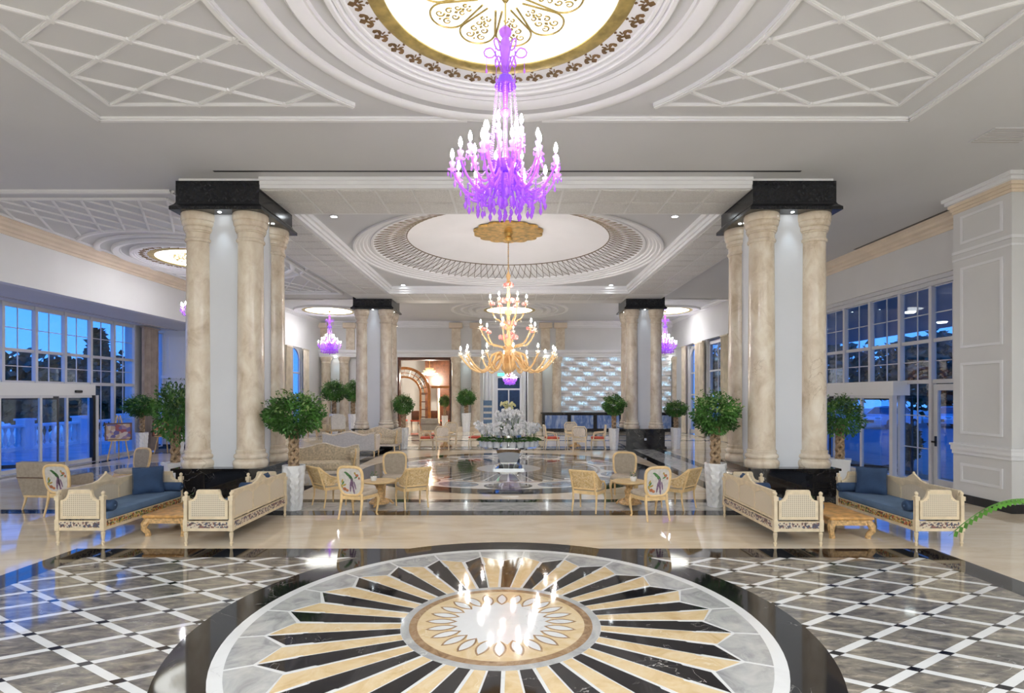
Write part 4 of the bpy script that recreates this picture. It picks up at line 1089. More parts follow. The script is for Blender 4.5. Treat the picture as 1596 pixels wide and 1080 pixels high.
# far windows with curtains
def far_window(nm, X, y0, y1, arch):
    w = struct_empty(nm)
    s = 1 if X > 0 else -1
    b = B().box(X - 0.05, X + 0.05, y0, y0 + 0.12, 0.05, 4.9).box(X - 0.05, X + 0.05, y1 - 0.12, y1, 0.05, 4.9).box(X - 0.05, X + 0.05, y0, y1, 4.75, 4.9).box(X - 0.05, X + 0.05, y0, y1, 0.05, 0.25)
    for z in (2.2, 3.4): b.box(X - 0.04, X + 0.04, y0, y1, z - 0.04, z + 0.04)
    put('window_frame', b, 'frame_paint', w, smooth=0)
    put('pane', B().box(X - 0.005, X + 0.005, y0 + 0.1, y1 - 0.1, 0.2, 4.8), 'pane_glass', w, smooth=0)
    ym = (y0 + y1) / 2
    put('glazing_bar', B().box(X - 0.02, X + 0.02, ym - 0.02, ym + 0.02, 0.2, 4.8), 'frame_paint', w, smooth=0)
    if arch:
        r = (y1 - y0) / 2 - 0.05
        pts = arc(ym, 4.75 - r, r, 0, pi, 16) + [(ym - r, 4.85), (ym - r - 0.05, 4.85), (ym - r - 0.05, 4.9), (ym + r + 0.05, 4.9), (ym + r + 0.05, 4.75 - r)]
        put('arch_head', B().extr(pts, 'x', X - 0.045, X + 0.045), 'frame_paint', w, smooth=0)
    return w
far_window('window_3', 10.15, 25.9, 28.2, False)
far_window('window_4', 10.15, 29.7, 31.2, True)
far_window('window_5', -11.88, 29.0, 31.0, True)
struct('wall_right_piers', B().box(10.0, 10.3, 24.6, 25.9, 0, 5).box(10.0, 10.3, 28.2, 29.7, 0, 5).box(10.0, 10.3, 31.2, 32.0, 0, 5), 'pier_paint', smooth=0)
def curtain(label, X, y0, y1, z1, mat, side, group=None):
    o = thing('curtain', label, 'curtain', (X, y0, 0), group=group)
    n = max(8, int((y1 - y0) / 0.04)); amp = 0.05
    pts = []
    for i in range(n + 1):
        u = i / n; y = (y1 - y0) * u
        pts.append((amp * math.sin(y * 2 * pi / 0.17) + 0.02 * math.sin(y * 21), y))
    vs = [(x, y, 0.03) for x, y in pts] + [(x * 1.0, y, z1) for x, y in pts] + [(x + 0.012, y, 0.03) for x, y in pts] + [(x + 0.012, y, z1) for x, y in pts]
    N_ = n + 1; fs = []
    for i in range(n): fs += [(i, i + 1, N_ + i + 1, N_ + i), (2 * N_ + i + 1, 2 * N_ + i, 3 * N_ + i, 3 * N_ + i + 1), (i, 2 * N_ + i, 2 * N_ + i + 1, i + 1), (N_ + i + 1, 3 * N_ + i + 1, 3 * N_ + i, N_ + i)]
    put('drape', B().add(vs, fs), mat, o, smooth=60)
    put('heading', B().box(-0.07, 0.07, 0, y1 - y0, z1, z1 + 0.06), mat, o, smooth=0)
curtain('tall taupe curtain at the end of the blue window wall', -13.9, 20.75, 21.75, 4.72, 'curtain_taupe', 1)
curtain('beige curtain between the two far right windows', 9.85, 28.3, 29.6, 4.9, 'curtain_beige', -1)
curtain('beige curtain nearest the marble columns on the right wall', 9.85, 25.0, 25.9, 4.9, 'curtain_beige', -1)
curtain('narrow beige curtain in the far right corner by the back wall', 9.85, 31.25, 31.9, 4.9, 'curtain_beige', -1)
curtain('beige curtain to the near side of the arched left window', -11.6, 28.35, 29.15, 4.7, 'curtain_beige', 1)
curtain('beige curtain to the far side of the arched left window', -11.6, 30.75, 31.5, 4.7, 'curtain_beige', 1)
# ---------------------------------------------------------------- revolving doors
def revolving(nm, X, Xw, y0, y1, mull, side):
    d = struct_empty(nm)
    s = side
    x0, x1 = min(X, Xw), max(X, Xw)
    put('door_header', B().box(x0, x1, y0, y1, 2.18, 2.54), 'white_paint', d, smooth=0)
    for y in (y0, y1):
        put('corner_post', B().box(X - 0.06, X + 0.06, y - 0.06, y + 0.06, 0, 2.18), 'frame_paint', d, smooth=0)
    put('dark_post', B().box(X - 0.05, X + 0.07, y1 - 0.2, y1 - 0.1, 0.02, 2.18), 'dark_metal', d, smooth=0)
    for y in mull:
        put('mullion', B().box(X - 0.035, X + 0.035, y - 0.035, y + 0.035, 0, 2.18), 'frame_paint', d, smooth=0)
    yy = [y0] + list(mull) + [y1 - 0.2]
    for a, c_ in zip(yy[:-1], yy[1:]):
        put('door_rail', B().box(X - 0.03, X + 0.03, a, c_, 0.02, 0.14).box(X - 0.03, X + 0.03, a, c_, 2.1, 2.18), 'frame_paint', d, smooth=0)
        put('pane', B().box(X - 0.006, X + 0.006, a + 0.03, c_ - 0.03, 0.14, 2.1), 'pane_glass', d, smooth=0)
    put('side_pane', B().box(x0, x1, y1 - 0.03, y1 - 0.02, 0.1, 2.18), 'pane_glass', d, smooth=0)
    ym = (y0 + y1) / 2; xm = (X + Xw) / 2 - 0.4 * s
    for k in range(3):     # wings of the turning leaf
        a = 0.5 + 2 * pi / 3 * k
        b = B().box(0.0, 1.3, -0.015, 0.015, 0.05, 0.15).box(0, 1.3, -0.015, 0.015, 2.05, 2.15).box(1.25, 1.3, -0.02, 0.02, 0.15, 2.05)
        f = put('door_wing', b, 'dark_metal', d, (Xw - s * 0.55, ym, 0), a, smooth=0)
        put('wing_pane', B().box(0.02, 1.25, -0.005, 0.005, 0.15, 2.05), 'pane_glass', f, smooth=0)
    put('door_sensor', B().rbox(-0.03, 0.03, -0.14, 0.14, -0.04, 0.04, 0.02), 'dark_metal', d, (X + s * 0.03, y1 - 0.75, 2.3))
    return d
revolving('door_5', -13.75, XW, 13.7, 18.25, (14.8, 16.1, 17.05), 1)
revolving('door_6', 9.72, XV, 14.05, 17.9, (15.3, 16.6), -1)
# ================================================================ CHANDELIERS
def spiral(f, n): return [f(i / n) for i in range(n + 1)]
FLAME_PROFILE = [(0, 0), (0.011, 0.008), (0.016, 0.028), (0.012, 0.05), (0.004, 0.072), (0, 0.078)]
FLAME_A = B().lathe(FLAME_PROFILE, 8).mesh('bulb', 'amber_bulb_glow')
FLAME = B().lathe([(0, 0), (0.011, 0.008), (0.016, 0.028), (0.012, 0.05), (0.004, 0.072), (0, 0.078)], 8).mesh('bulb', 'bulb_glow')
def arm_parts(parent, reach, z_hub, z_dip, z_cup, n, phase, mats, rad=0.011, cup=0.035, tag='arm', hub=0.05, drops=3, candle=0.07, flower=None, bulb=1.3):
    """S-shaped glass arms, each with a drip pan, a candle cup and a bulb"""
    def curve(u):
        r = hub + (reach - hub) * u
        if u < 0.55:
            w = u / 0.55; z = z_hub + (z_dip - z_hub) * (0.5 - 0.5 * math.cos(pi * w))
        else:
            w = (u - 0.55) / 0.45; z = z_dip + (z_cup - z_dip) * (w ** 1.8)
        return (r, 0, z)
    am = B().tube(spiral(curve, 16), [rad * (1.2 - 0.4 * i / 16) for i in range(17)], 6).mesh('arm', mats[0])
    cb = B().lathe([(0.006, -0.02), (cup * 0.5, 0.0), (cup * 1.15, 0.012), (cup * 0.6, 0.018), (cup * 0.35, 0.03), (cup * 0.55, 0.05), (cup * 0.75, 0.08), (cup * 0.7, 0.085), (cup * 0.3, 0.06)], 10)
    cb.lathe([(0.009, 0.04), (0.009, 0.05 + candle)], 6)
    cm = cb.mesh('candle_cup', mats[1])
    db = B()
    for k in range(drops):
        u = 0.35 + 0.6 * k / max(1, drops - 1); x, _, z = curve(u)
        db.tube([(x, 0, z - 0.01), (x, 0, z - 0.05)], 0.0025, 4)
        db.lathe([(0, -0.075), (0.009, -0.06), (0.012, -0.045), (0.006, -0.02), (0, 0)], 6, (x, 0, z - 0.045))
    for k in range(5):
        a = 2 * pi * k / 5
        db.lathe([(0, -0.055), (0.007, -0.045), (0.009, -0.03), (0, 0)], 5, (reach + cup * math.cos(a), cup * math.sin(a), z_cup - 0.005))
    dm = db.mesh('crystal_drop', mats[2])
    if flower:
        fb = B()
        for k in range(6):
            a = 2 * pi * k / 6
            fb.ball((0.03 * math.cos(a), 0.03 * math.sin(a), 0.02), (0.03, 0.03, 0.035), 6, 4)
        fm = fb.mesh('glass_flower', flower)
    for k in range(n):
        a = phase + 2 * pi * k / n
        A = link('arm', am, parent, (0, 0, 0), a)
        link('crystal_drop', dm, A, kind='stuff')
        link('candle_cup', cm, A, (reach, 0, z_cup))
        bo = link('bulb', FLAME_A if mats[0] == 'amber_glass' else FLAME, A, (reach, 0, z_cup + 0.05 + candle), scale=bulb)
        if flower: link('glass_flower', fm, A, (reach * 0.88, 0.02, z_cup - 0.03), scale=1.4)
def beads(b, p, q, n, r=0.008, sag=0.0):
    for i in range(n):
        u = (i + 0.5) / n
        b.ball((p[0] + (q[0] - p[0]) * u, p[1] + (q[1] - p[1]) * u, p[2] + (q[2] - p[2]) * u - sag * math.sin(pi * u)), r, 5, 3)
# violet crystal chandelier: origin at the lowest drop
def violet(label, loc, rod, scale=1.0, light=60):
    c = thing('crystal_chandelier', label, 'chandelier', loc, scale=scale)
    put('rod', B().tube([(0, 0, 1.85), (0, 0, rod)], 0.010, 6).lathe([(0, rod), (0.07, rod), (0.07, rod - 0.02), (0.02, rod - 0.09), (0, rod - 0.09)], 14), 'gold_paint', c)
    put('stem', B().lathe([(0, 0.10), (0.03, 0.12), (0.02, 0.18), (0.06, 0.24), (0.09, 0.32), (0.10, 0.40), (0.05, 0.46), (0.025, 0.52), (0.03, 0.6), (0.02, 0.75), (0.02, 0.95), (0.018, 1.0), (0.05, 1.03), (0.055, 1.06), (0.02, 1.10), (0.028, 1.2), (0.034, 1.3), (0.018, 1.34), (0.06, 1.38), (0.065, 1.41), (0.03, 1.44),
                           (0.03, 1.5), (0.04, 1.62), (0.055, 1.75), (0.03, 1.8), (0.06, 1.84), (0.065, 1.87), (0.03, 1.91), (0, 1.93)], 14), 'violet_glass', c)
    put('bell', B().lathe([(0.02, 1.42), (0.06, 1.41), (0.095, 1.35), (0.11, 1.31), (0.10, 1.31), (0.05, 1.38)], 16), 'deep_violet_glass', c)
    put('bowl', B().lathe([(0.02, 0.42), (0.10, 0.43), (0.16, 0.50), (0.17, 0.53), (0.155, 0.53), (0.09, 0.46), (0.02, 0.45)], 18), 'deep_violet_glass', c)
    sc = B()
    for k in range(6):
        a = 2 * pi * k / 6
        pts = []
        for i in range(15):
            u = i / 14
            if u < 0.5: x = 0.03 + 0.10 * (u / 0.5); z = 1.46 + 0.24 * math.sin(pi / 2 * u / 0.5)
            else:
                w = (u - 0.5) / 0.5 * 1.6 * pi; x = 0.13 + 0.05 * math.sin(w) * 1.0; z = 1.65 + 0.05 * math.cos(w)
            pts.append((x * 1.2, 0, z))
        sc.add(*(lambda q: (q.v, q.f))(B().tube(pts, 0.008, 5).turn(a)))
        sc.lathe([(0, -0.06), (0.013, -0.04), (0.01, -0.02), (0, 0)], 5, (0.19 * math.cos(a), 0.19 * math.sin(a), 1.50))
        sc.tube([(0.19 * math.cos(a), 0.19 * math.sin(a), 1.5), (0.19 * math.cos(a), 0.19 * math.sin(a), 1.62)], 0.003, 4)
    put('scroll_crown', sc, 'violet_glass', c)
    ch = B()
    for k in range(12):
        a = 2 * pi * k / 12
        beads(ch, (0.09 * math.cos(a), 0.09 * math.sin(a), 1.33), (0.16 * math.cos(a), 0.16 * math.sin(a), 0.56), 34, 0.0085)
        beads(ch, (0.17 * math.cos(a), 0.17 * math.sin(a), 0.52), (0.40 * math.cos(a + 0.2), 0.40 * math.sin(a + 0.2), 0.40), 14, 0.009, 0.1)
    put('bead_strings', ch, 'lilac_glass', c, kind='stuff')
    # low swags and drops
    sw = B()
    for k in range(16):
        a = 2 * pi * k / 16
        for r_, zt, L in ((0.16, 0.36, 0.22), (0.28, 0.28, 0.16), (0.40, 0.28, 0.12)):
            x, y = r_ * math.cos(a + r_ * 5), r_ * math.sin(a + r_ * 5)
            beads(sw, (x, y, zt), (x, y, zt - L), 6, 0.010)
            sw.lathe([(0, -0.09), (0.016, -0.06), (0.02, -0.04), (0.008, -0.01), (0, 0)], 6, (x, y, zt - L))
        sw.tube([(0.08 * math.cos(a), 0.08 * math.sin(a), 0.42), (0.22 * math.cos(a), 0.22 * math.sin(a), 0.2), (0.36 * math.cos(a), 0.36 * math.sin(a), 0.24)], 0.012, 5)
    put('crystal_swags', sw, 'violet_glass', c, kind='stuff')
    put('bottom_drop', B().tube([(0, 0, 0.14), (0, 0, 0.05)], 0.004, 4).lathe([(0, -0.03), (0.02, 0.0), (0.024, 0.02), (0.01, 0.05), (0, 0.07)], 8), 'violet_glass', c)
    mats = ('violet_glass', 'lilac_glass', 'violet_glass')
    arm_parts(c, 0.53, 0.42, 0.20, 0.44, 12, 0.13, mats, 0.013, 0.042)
    arm_parts(c, 0.36, 0.50, 0.34, 0.60, 8, 0.3, mats, 0.012, 0.04)
    arm_parts(c, 0.20, 0.56, 0.46, 0.76, 5, 0.6, mats, 0.011, 0.038)
    return c
V0 = violet('large violet crystal chandelier hanging under the front gilded dome', (AX + 0.04, 5.54, 3.98), HC - 3.98 - 0.02, 1.0, 40)
violet('violet crystal chandelier in the left window aisle, half hidden by columns', (LD[0], LD[1], 4.25), HC - 4.25 - 0.02, 1.0, 150)
for lab, x, y, z in (('small-looking violet chandelier beside the arched left window, far back', -9.72, 29.5, 4.35), ('violet chandelier at the far right, behind the right rear columns', 8.22, 29.5, 4.35)):
    violet(lab, (x, y, z), (HR - z - 0.02) / 1.1, 1.1, 150)
violet('violet chandelier inside the white passage beyond the flower table', (-0.1, YB + 4.5, 2.85), (4.8 - 2.85) / 0.9, 0.9, 60)
# amber glass chandelier over the flower table
def amber(loc):
    c = thing('amber_chandelier', 'large amber glass chandelier with pink flowers above the orchid table', 'chandelier', loc)
    top = 7.10 - loc[2]
    chain = B()
    for i in range(26):
        z = 3.28 + (top - 0.35 - 3.28) * i / 25
        pts = [(0.016 * math.cos(a), 0.0, z + 0.028 * math.sin(a)) for a in [2 * pi * k / 8 for k in range(8)]]
        if i % 2: pts = [(0, p[0], p[2]) for p in pts]
        chain.tube(pts, 0.005, 4, True)
    put('chain', chain, 'gold_leaf', c)
    put('canopy_cup', B().lathe([(0.03, top - 0.34), (0.12, top - 0.30), (0.13, top - 0.24), (0.09, top - 0.2), (0.14, top - 0.12), (0.14, top - 0.04), (0.16, top), (0, top)], 20), 'gold_leaf', c)
    pts = []
    for k in range(96):
        a = 2 * pi * k / 96; r = 0.92 + 0.13 * abs(math.sin(7 * a)) ** 0.7
        pts.append((r * math.cos(a), r * math.sin(a)))
    rose = put('ceiling_rose', B().prism(pts, top - 0.10, top - 0.05), 'gold_leaf', c, smooth=0)
    stem = B().lathe([(0, 0.02), (0.03, 0.06), (0.06, 0.10), (0.02, 0.14), (0.10, 0.2), (0.2, 0.28), (0.22, 0.34), (0.2, 0.4), (0.12, 0.46), (0.24, 0.62), (0.25, 0.66), (0.13, 0.7), (0.12, 0.86), (0.20, 0.95), (0.1, 1.0), (0.07, 1.2), (0.05, 1.45), (0.14, 1.52), (0.15, 1.58), (0.06, 1.64), (0.05, 1.9), (0.12, 1.98), (0.12, 2.04), (0.05, 2.1), (0.04, 2.4), (0.07, 2.5), (0.03, 2.6), (0.05, 2.75), (0.09, 2.85), (0.04, 2.95), (0.07, 3.08), (0.02, 3.2), (0.0, 3.3)], 18)
    put('stem', stem, 'amber_glass', c)
    fl = B()
    for z, r, n in ((2.35, 0.16, 6), (1.66, 0.2, 6), (1.25, 0.24, 6), (2.8, 0.1, 4)):
        for k in range(n):
            a = 2 * pi * k / n + z; fl.ball((r * math.cos(a), r * math.sin(a), z), (0.07, 0.07, 0.08), 7, 4)
    put('glass_blossoms', fl, 'pink_glass', c)
    mats = ('amber_glass', 'clear_amber_glass', 'clear_amber_glass')
    arm_parts(c, 1.42, 0.66, 0.22, 0.68, 12, 0.1, mats, 0.034, 0.09, hub=0.2, candle=0.12, bulb=1.4)
    arm_parts(c, 0.86, 0.95, 1.02, 1.46, 6, 0.35, mats, 0.028, 0.085, hub=0.12, candle=0.12, flower='pink_glass', bulb=1.4)
    arm_parts(c, 0.54, 1.58, 1.78, 2.25, 6, 0.0, mats, 0.022, 0.075, hub=0.08, candle=0.12, flower='pink_glass', bulb=1.4)
    ov = B()   # leaf scrolls between the arms
    for k in range(12):
        a = 2 * pi * (k + 0.5) / 12
        q = B().tube([(0.15, 0, 0.62), (0.32, 0, 0.8), (0.5, 0, 0.72), (0.6, 0, 0.45), (0.5, 0, 0.26), (0.4, 0, 0.34)], [0.02, 0.03, 0.034, 0.03, 0.022, 0.012], 6).turn(a)
        ov.add(q.v, q.f)
    put('scrolls', ov, 'amber_glass', c)
amber((CQ[0], CQ[1], 2.66))
# simple restaurant chandelier seen through the timber portal
c = thing('glass_chandelier', 'bright glass tier chandelier inside the timber-framed dining room', 'chandelier', (BX(669) * 1.09, YB + 3.2, 3.45))
put('rod', B().tube([(0, 0, 0.55), (0, 0, 1.45)], 0.015, 6), 'gold_leaf', c)
for k, (r_, z) in enumerate(((0.55, 0.15), (0.42, 0.32), (0.28, 0.47))):
    put('glass_tier', B().lathe([(r_ * 0.2, z - 0.1), (r_ * 0.8, z - 0.06), (r_, z), (r_, z + 0.06), (r_ * 0.3, z + 0.1)], 18), 'clear_amber_glass', c)
put('bulb_ring', B().ring(0.3, 0.34, 0.12, 0.16, 18), 'porch_glow', c)
lamp('chandelier_lamp', 'POINT', (0, 0, -0.2), 320, (1, 0.9, 0.76), 0.1, parent=c)
lamp('passage_lamp', 'POINT', ((d0 + d1) / 2, YB + 2.5, 4.3), 90, (0.95, 0.97, 1.0), 0.2)
# unseen ceiling lamps added behind the camera to light the hall
for x in (-8.5, -4.5, 0.0, 4.5, 8.3):
    for y in (-4.5, -0.8):
        o = thing('fill_ceiling_lamp', 'round white fill lamp added to the ceiling behind the viewer', 'lamp', (x, y, HC), group='added fill lamps')
        put('lens', B().lathe([(0, -0.03), (0.28, -0.03), (0.3, 0), (0, 0)], 24), 'dome_glow', o)
        lamp('fill_ceiling_lamp_light', 'AREA', (0, 0, -0.04), 92, (0.87, 0.94, 1.0), 0.5, parent=o)
# extra downlights added to brighten the rear hall
def downlight(label, x, y, z, e, group):
    o = thing('downlight', label, 'downlight', (x, y, z), group=group)
    put('trim_ring', B().ring(0.05, 0.075, -0.012, 0, 20), 'frame_paint', o)
    put('lens', B().lathe([(0, -0.008), (0.052, -0.008), (0.052, 0), (0, 0)], 20), 'down_glow', o)
    lamp('downlight_lamp', 'SPOT', (0, 0, -0.03), e, (0.9, 0.95, 1.0), 0.05, parent=o, spot=2.4, blend=0.9)
for x, wh in ((-5.5, 'leftmost of the four'), (-3.6, 'second of four from the left'), (3.6, 'third of four from the left'), (5.5, 'rightmost of the four')): downlight('small fill downlight added to the rear hall ceiling, ' + wh, x, 27.0, HR, 190, 'added rear hall downlights')
# ================================================================ FURNITURE
# ---------------------------------------------------------------- cane daybed: origin at back-near corner, back along +Y at x=0, faces +X
def daybed(label, loc, rz, L=1.96):
    s = thing('cane_daybed', label, 'sofa', loc, rz)
    D = 0.72
    post = B().lathe([(0.016, 0), (0.018, 0.02), (0.026, 0.05), (0.016, 0.06), (0.028, 0.15), (0.03, 0.19), (0.018, 0.2), (0.03, 0.215)], 10)
    post.box(-0.03, 0.03, -0.03, 0.03, 0.215, 0.38).box(-0.024, 0.024, -0.024, 0.024, 0.38, 0.66).box(-0.034, 0.034, -0.034, 0.034, 0.66, 0.72)
    post.lathe([(0.03, 0.72), (0.018, 0.735), (0.028, 0.755), (0.026, 0.775), (0.01, 0.79), (0, 0.795)], 10)
    pm = post.mesh('post', 'ivory_wood')
    for x in (0.03, D - 0.03):
        for y in (0.03, L - 0.03): link('post', pm, s, (x, y, 0))
    # rails and carved aprons
    for (x0, x1, y0, y1) in ((0.06, D - 0.06, 0.012, 0.048), (0.06, D - 0.06, L - 0.048, L - 0.012), (0.012, 0.048, 0.06, L - 0.06), (D - 0.048, D - 0.012, 0.06, L - 0.06)):
        put('seat_rail', B().box(x0, x1, y0, y1, 0.215, 0.26).box(x0, x1, y0, y1, 0.345, 0.36), 'ivory_wood', s, smooth=0)
    for (x0, x1, y0, y1, m) in ((0.06, D - 0.06, 0.008, 0.05, 'carved_apron'), (0.06, D - 0.06, L - 0.05, L - 0.008, 'carved_apron'), (0.008, 0.05, 0.06, L - 0.06, 'carved_apron'), (D - 0.05, D - 0.008, 0.06, L - 0.06, 'carved_apron_bright')):
        put('carved_apron', B().box(x0, x1, y0, y1, 0.26, 0.345), m, s, smooth=0)
    # arm panels with scooped shoulders
    def outline(w, lo, sh, top):
        pts = [(0, lo), (w, lo), (w, sh)]
        pts += [(w - 0.015 - 0.10 * math.sin(pi / 2 * u), sh + (top - sh) * (1 - math.cos(pi / 2 * u))) for u in (0, 0.25, 0.5, 0.75, 1)]
        pts += [(w - 0.14, top), (0.14, top)]
        pts += [(0.015 + 0.10 * math.sin(pi / 2 * u), sh + (top - sh) * (1 - math.cos(pi / 2 * u))) for u in (1, 0.75, 0.5, 0.25, 0)]
        pts += [(0, sh)]
        return pts
    wA = D - 0.15
    for y in (0.03, L - 0.03):
        o_ = [(x + 0.075, z) for x, z in outline(wA, 0.385, 0.66, 0.80)]
        ap = put('arm_panel', B().extr(o_, 'y', y - 0.018, y + 0.018), 'ivory_wood', s, smooth=0)
        i_ = [(x * 0.86 + 0.075 + wA * 0.07, 0.43 + (z - 0.385) * 0.78) for x, z in outline(wA, 0.385, 0.66, 0.80)]
        put('cane_panel', B().extr(i_, 'y', y - 0.022, y + 0.022), 'cane_pale', ap, smooth=0)
        put('top_rail', B().box(0.075 + 0.13, 0.075 + wA - 0.13, y - 0.026, y + 0.026, 0.795, 0.815), 'ivory_wood', ap, smooth=0)
    # back: frame, three cane panels, crest
    zt = 0.80
    fr = B().box(0.012, 0.048, 0.06, L - 0.06, 0.385, 0.42).box(0.005, 0.055, 0.06, L - 0.06, zt - 0.035, zt).box(0.012, 0.048, 0.06, 0.1, 0.42, zt - 0.035).box(0.012, 0.048, L - 0.1, L - 0.06, 0.42, zt - 0.035)
    bk = put('backrest', fr, 'ivory_wood', s, smooth=0)
    for k in range(3):
        y0 = 0.1 + (L - 0.2) * k / 3; y1 = 0.1 + (L - 0.2) * (k + 1) / 3
        put('cane_panel', B().box(0.022, 0.038, y0, y1, 0.42, zt - 0.035), 'cane_back', bk, smooth=0)
        ys_ = [y0 + 0.02 + (y1 - y0 - 0.04) * i / 10 for i in range(11)]
        up = [(y, zt - 0.13 + 0.07 * math.sin(pi * i / 10)) for i, y in enumerate(ys_)]
        put('spandrel', B().extr(up + [(y1, zt - 0.035), (y0, zt - 0.035)], 'x', 0.015, 0.045), 'ivory_wood', bk, smooth=0)
        if k: put('stile', B().box(0.014, 0.046, y0 - 0.018, y0 + 0.018, 0.42, zt - 0.035), 'ivory_wood', bk, smooth=0)
    ym = L / 2
    cr = [(ym - 0.28, zt), (ym - 0.22, zt + 0.015), (ym - 0.15, zt + 0.03), (ym - 0.1, zt + 0.065), (ym - 0.04, zt + 0.095), (ym, zt + 0.125), (ym + 0.04, zt + 0.095), (ym + 0.1, zt + 0.065), (ym + 0.15, zt + 0.03), (ym + 0.22, zt + 0.015), (ym + 0.28, zt)]
    b = B().extr(cr, 'x', 0.012, 0.048)
    b.ball((0.03, ym, zt + 0.13), 0.02, 8, 5)
    put('crest', b, 'ivory_wood', s, smooth=0)
    put('mattress', B().rbox(0.06, D - 0.0, 0.06, L - 0.06, 0.36, 0.48, 0.03), 'blue_mattress', s)
    return s
def place_local(loc, rz, p):
    c_, s_ = math.cos(rz), math.sin(rz)
    return (loc[0] + p[0] * c_ - p[1] * s_, loc[1] + p[0] * s_ + p[1] * c_, loc[2] + p[2])
def bolster(label, loc, rz, p, length=0.58):
    o = thing('bolster', label, 'cushion', place_local(loc, rz, p), rz)
    b = B().lathe([(0, 0), (0.05, 0.0), (0.07, 0.012), (0.078, 0.03), (0.08, length / 2), (0.078, length - 0.03), (0.07, length - 0.012), (0.05, length), (0, length)], 18)
    b.xf(Matrix.Rotation(pi / 2, 4, 'Y'))
    put('cover', b, 'blue_velvet', o)
    bt = B()
    for x in (-0.004, length): bt.ball((x, 0, 0), (0.008, 0.014, 0.014), 8, 5)
    put('button', bt, 'blue_mattress', o)
def cushion(label, loc, rz, p, yaw, tilt=-0.3, size=0.46):
    o = thing('cushion', label, 'cushion', place_local(loc, rz, p), rz + yaw)
    n = 10; vs = []; fs = []
    for sgn in (1, -1):
        for i in range(n + 1):
            for j in range(n + 1):
                u, w = i / n * 2 - 1, j / n * 2 - 1
                k = (1 - u ** 4) * (1 - w ** 4)
                pin = 1 - 0.06 * (1 - abs(u) ** 2) * abs(w) - 0.06 * (1 - abs(w) ** 2) * abs(u)
                vs.append((sgn * (0.075 * k ** 0.6), u * size / 2 * pin, w * size / 2 * pin + size / 2))
    N_ = (n + 1) ** 2
    for k in (0, 1):
        for i in range(n):
            for j in range(n):
                q = (k * N_ + i * (n + 1) + j, k * N_ + (i + 1) * (n + 1) + j, k * N_ + (i + 1) * (n + 1) + j + 1, k * N_ + i * (n + 1) + j + 1)
                fs.append(q if k == 0 else q[::-1])
    b = B().add(vs, fs).xf(Matrix.Rotation(tilt, 4, 'Y'))
    put('cover', b, 'blue_velvet', o, smooth=80)
    e = size / 2 * 0.99
    pp = B().tube([(0, -e, 0.005), (0, e, 0.005), (0, e, size - 0.005), (0, -e, size - 0.005)], 0.006, 4, True).xf(Matrix.Rotation(tilt, 4, 'Y'))
    put('piping', pp, 'blue_velvet', o)
beds = {
    'A': ((3.80, 7.98, 0), 0.0), 'B': ((6.58, 9.96, 0), pi), 'C': ((-4.05, 9.97, 0), pi), 'D': ((-6.66, 8.04, 0), 0.0)}
daybed('ivory cane daybed with its back to the hall, right of the centre', *beds['A'])
daybed('ivory cane daybed at far right, blue mattress facing the low table', *beds['B'])
daybed('ivory cane daybed with its back to the hall, left of the centre', *beds['C'])
daybed('ivory cane daybed at far left, blue mattress facing the low table', *beds['D'])
L_ = 1.96
for key, near, far in (('A', 'right inner', ''), ('B', 'far right', ''), ('C', 'left inner', ''), ('D', 'far left', '')):
    loc, rz = beds[key]
    yn, yf = (0.15, L_ - 0.15) if rz == 0 else (L_ - 0.15, 0.15)
    bolster('dark blue bolster at the near end of the %s cane daybed' % near, loc, rz, (0.2, yn, 0.56))
    bolster('dark blue bolster at the far end of the %s cane daybed' % near, loc, rz, (0.2, yf, 0.56))
for key, lab, yy in (('B', 'square blue cushion standing at the far end of the far right daybed', 0.42), ('D', 'square blue cushion standing at the far end of the far left daybed', L_ - 0.42), ('C', 'blue cushion leaning at the far end of the left inner daybed', 0.45), ('A', 'blue cushion leaning at the far end of the right inner daybed', L_ - 0.5)):
    loc, rz = beds[key]
    if key in 'BD': cushion(lab, loc, rz, (0.36, yy, 0.485), -0.9 if key == 'D' else 0.9, -0.12)
    else: cushion(lab, loc, rz, (0.36, yy, 0.485), 0.5 if key == 'C' else -0.5, -0.55, 0.4)
# ---------------------------------------------------------------- low carved tables
def low_table(label, cx, cy):
    o = thing('low_table', label, 'table', (cx, cy, 0))
    w, l = 0.31, 0.56
    put('table_top', B().rbox(-w - 0.03, w + 0.03, -l - 0.03, l + 0.03, 0.285, 0.335, 0.018), 'oak_table', o)
    for (x0, x1, y0, y1) in ((-w, w, -l, -l + 0.03), (-w, w, l - 0.03, l), (-w, -w + 0.03, -l + 0.03, l - 0.03), (w - 0.03, w, -l + 0.03, l - 0.03)):
        put('apron', B().box(x0, x1, y0, y1, 0.2, 0.285), 'oak_carved', o, smooth=0)
    for sx in (-1, 1):
        for sy in (-1, 1):
            pts = [(sx * (w - 0.04), sy * (l - 0.04), 0.27), (sx * (w + 0.0), sy * (l + 0.0), 0.19), (sx * (w + 0.005), sy * (l + 0.005), 0.12), (sx * (w - 0.03), sy * (l - 0.03), 0.06), (sx * (w - 0.035), sy * (l - 0.035), 0.0)]
            put('leg', B().tube(pts, [0.06, 0.055, 0.045, 0.04, 0.045], 8), 'oak_carved', o)
    return o
low_table('low carved wooden table between the two daybeds on the right', 5.19, 8.98)
low_table('low carved wooden table between the two daybeds on the left', -5.38, 9.12)
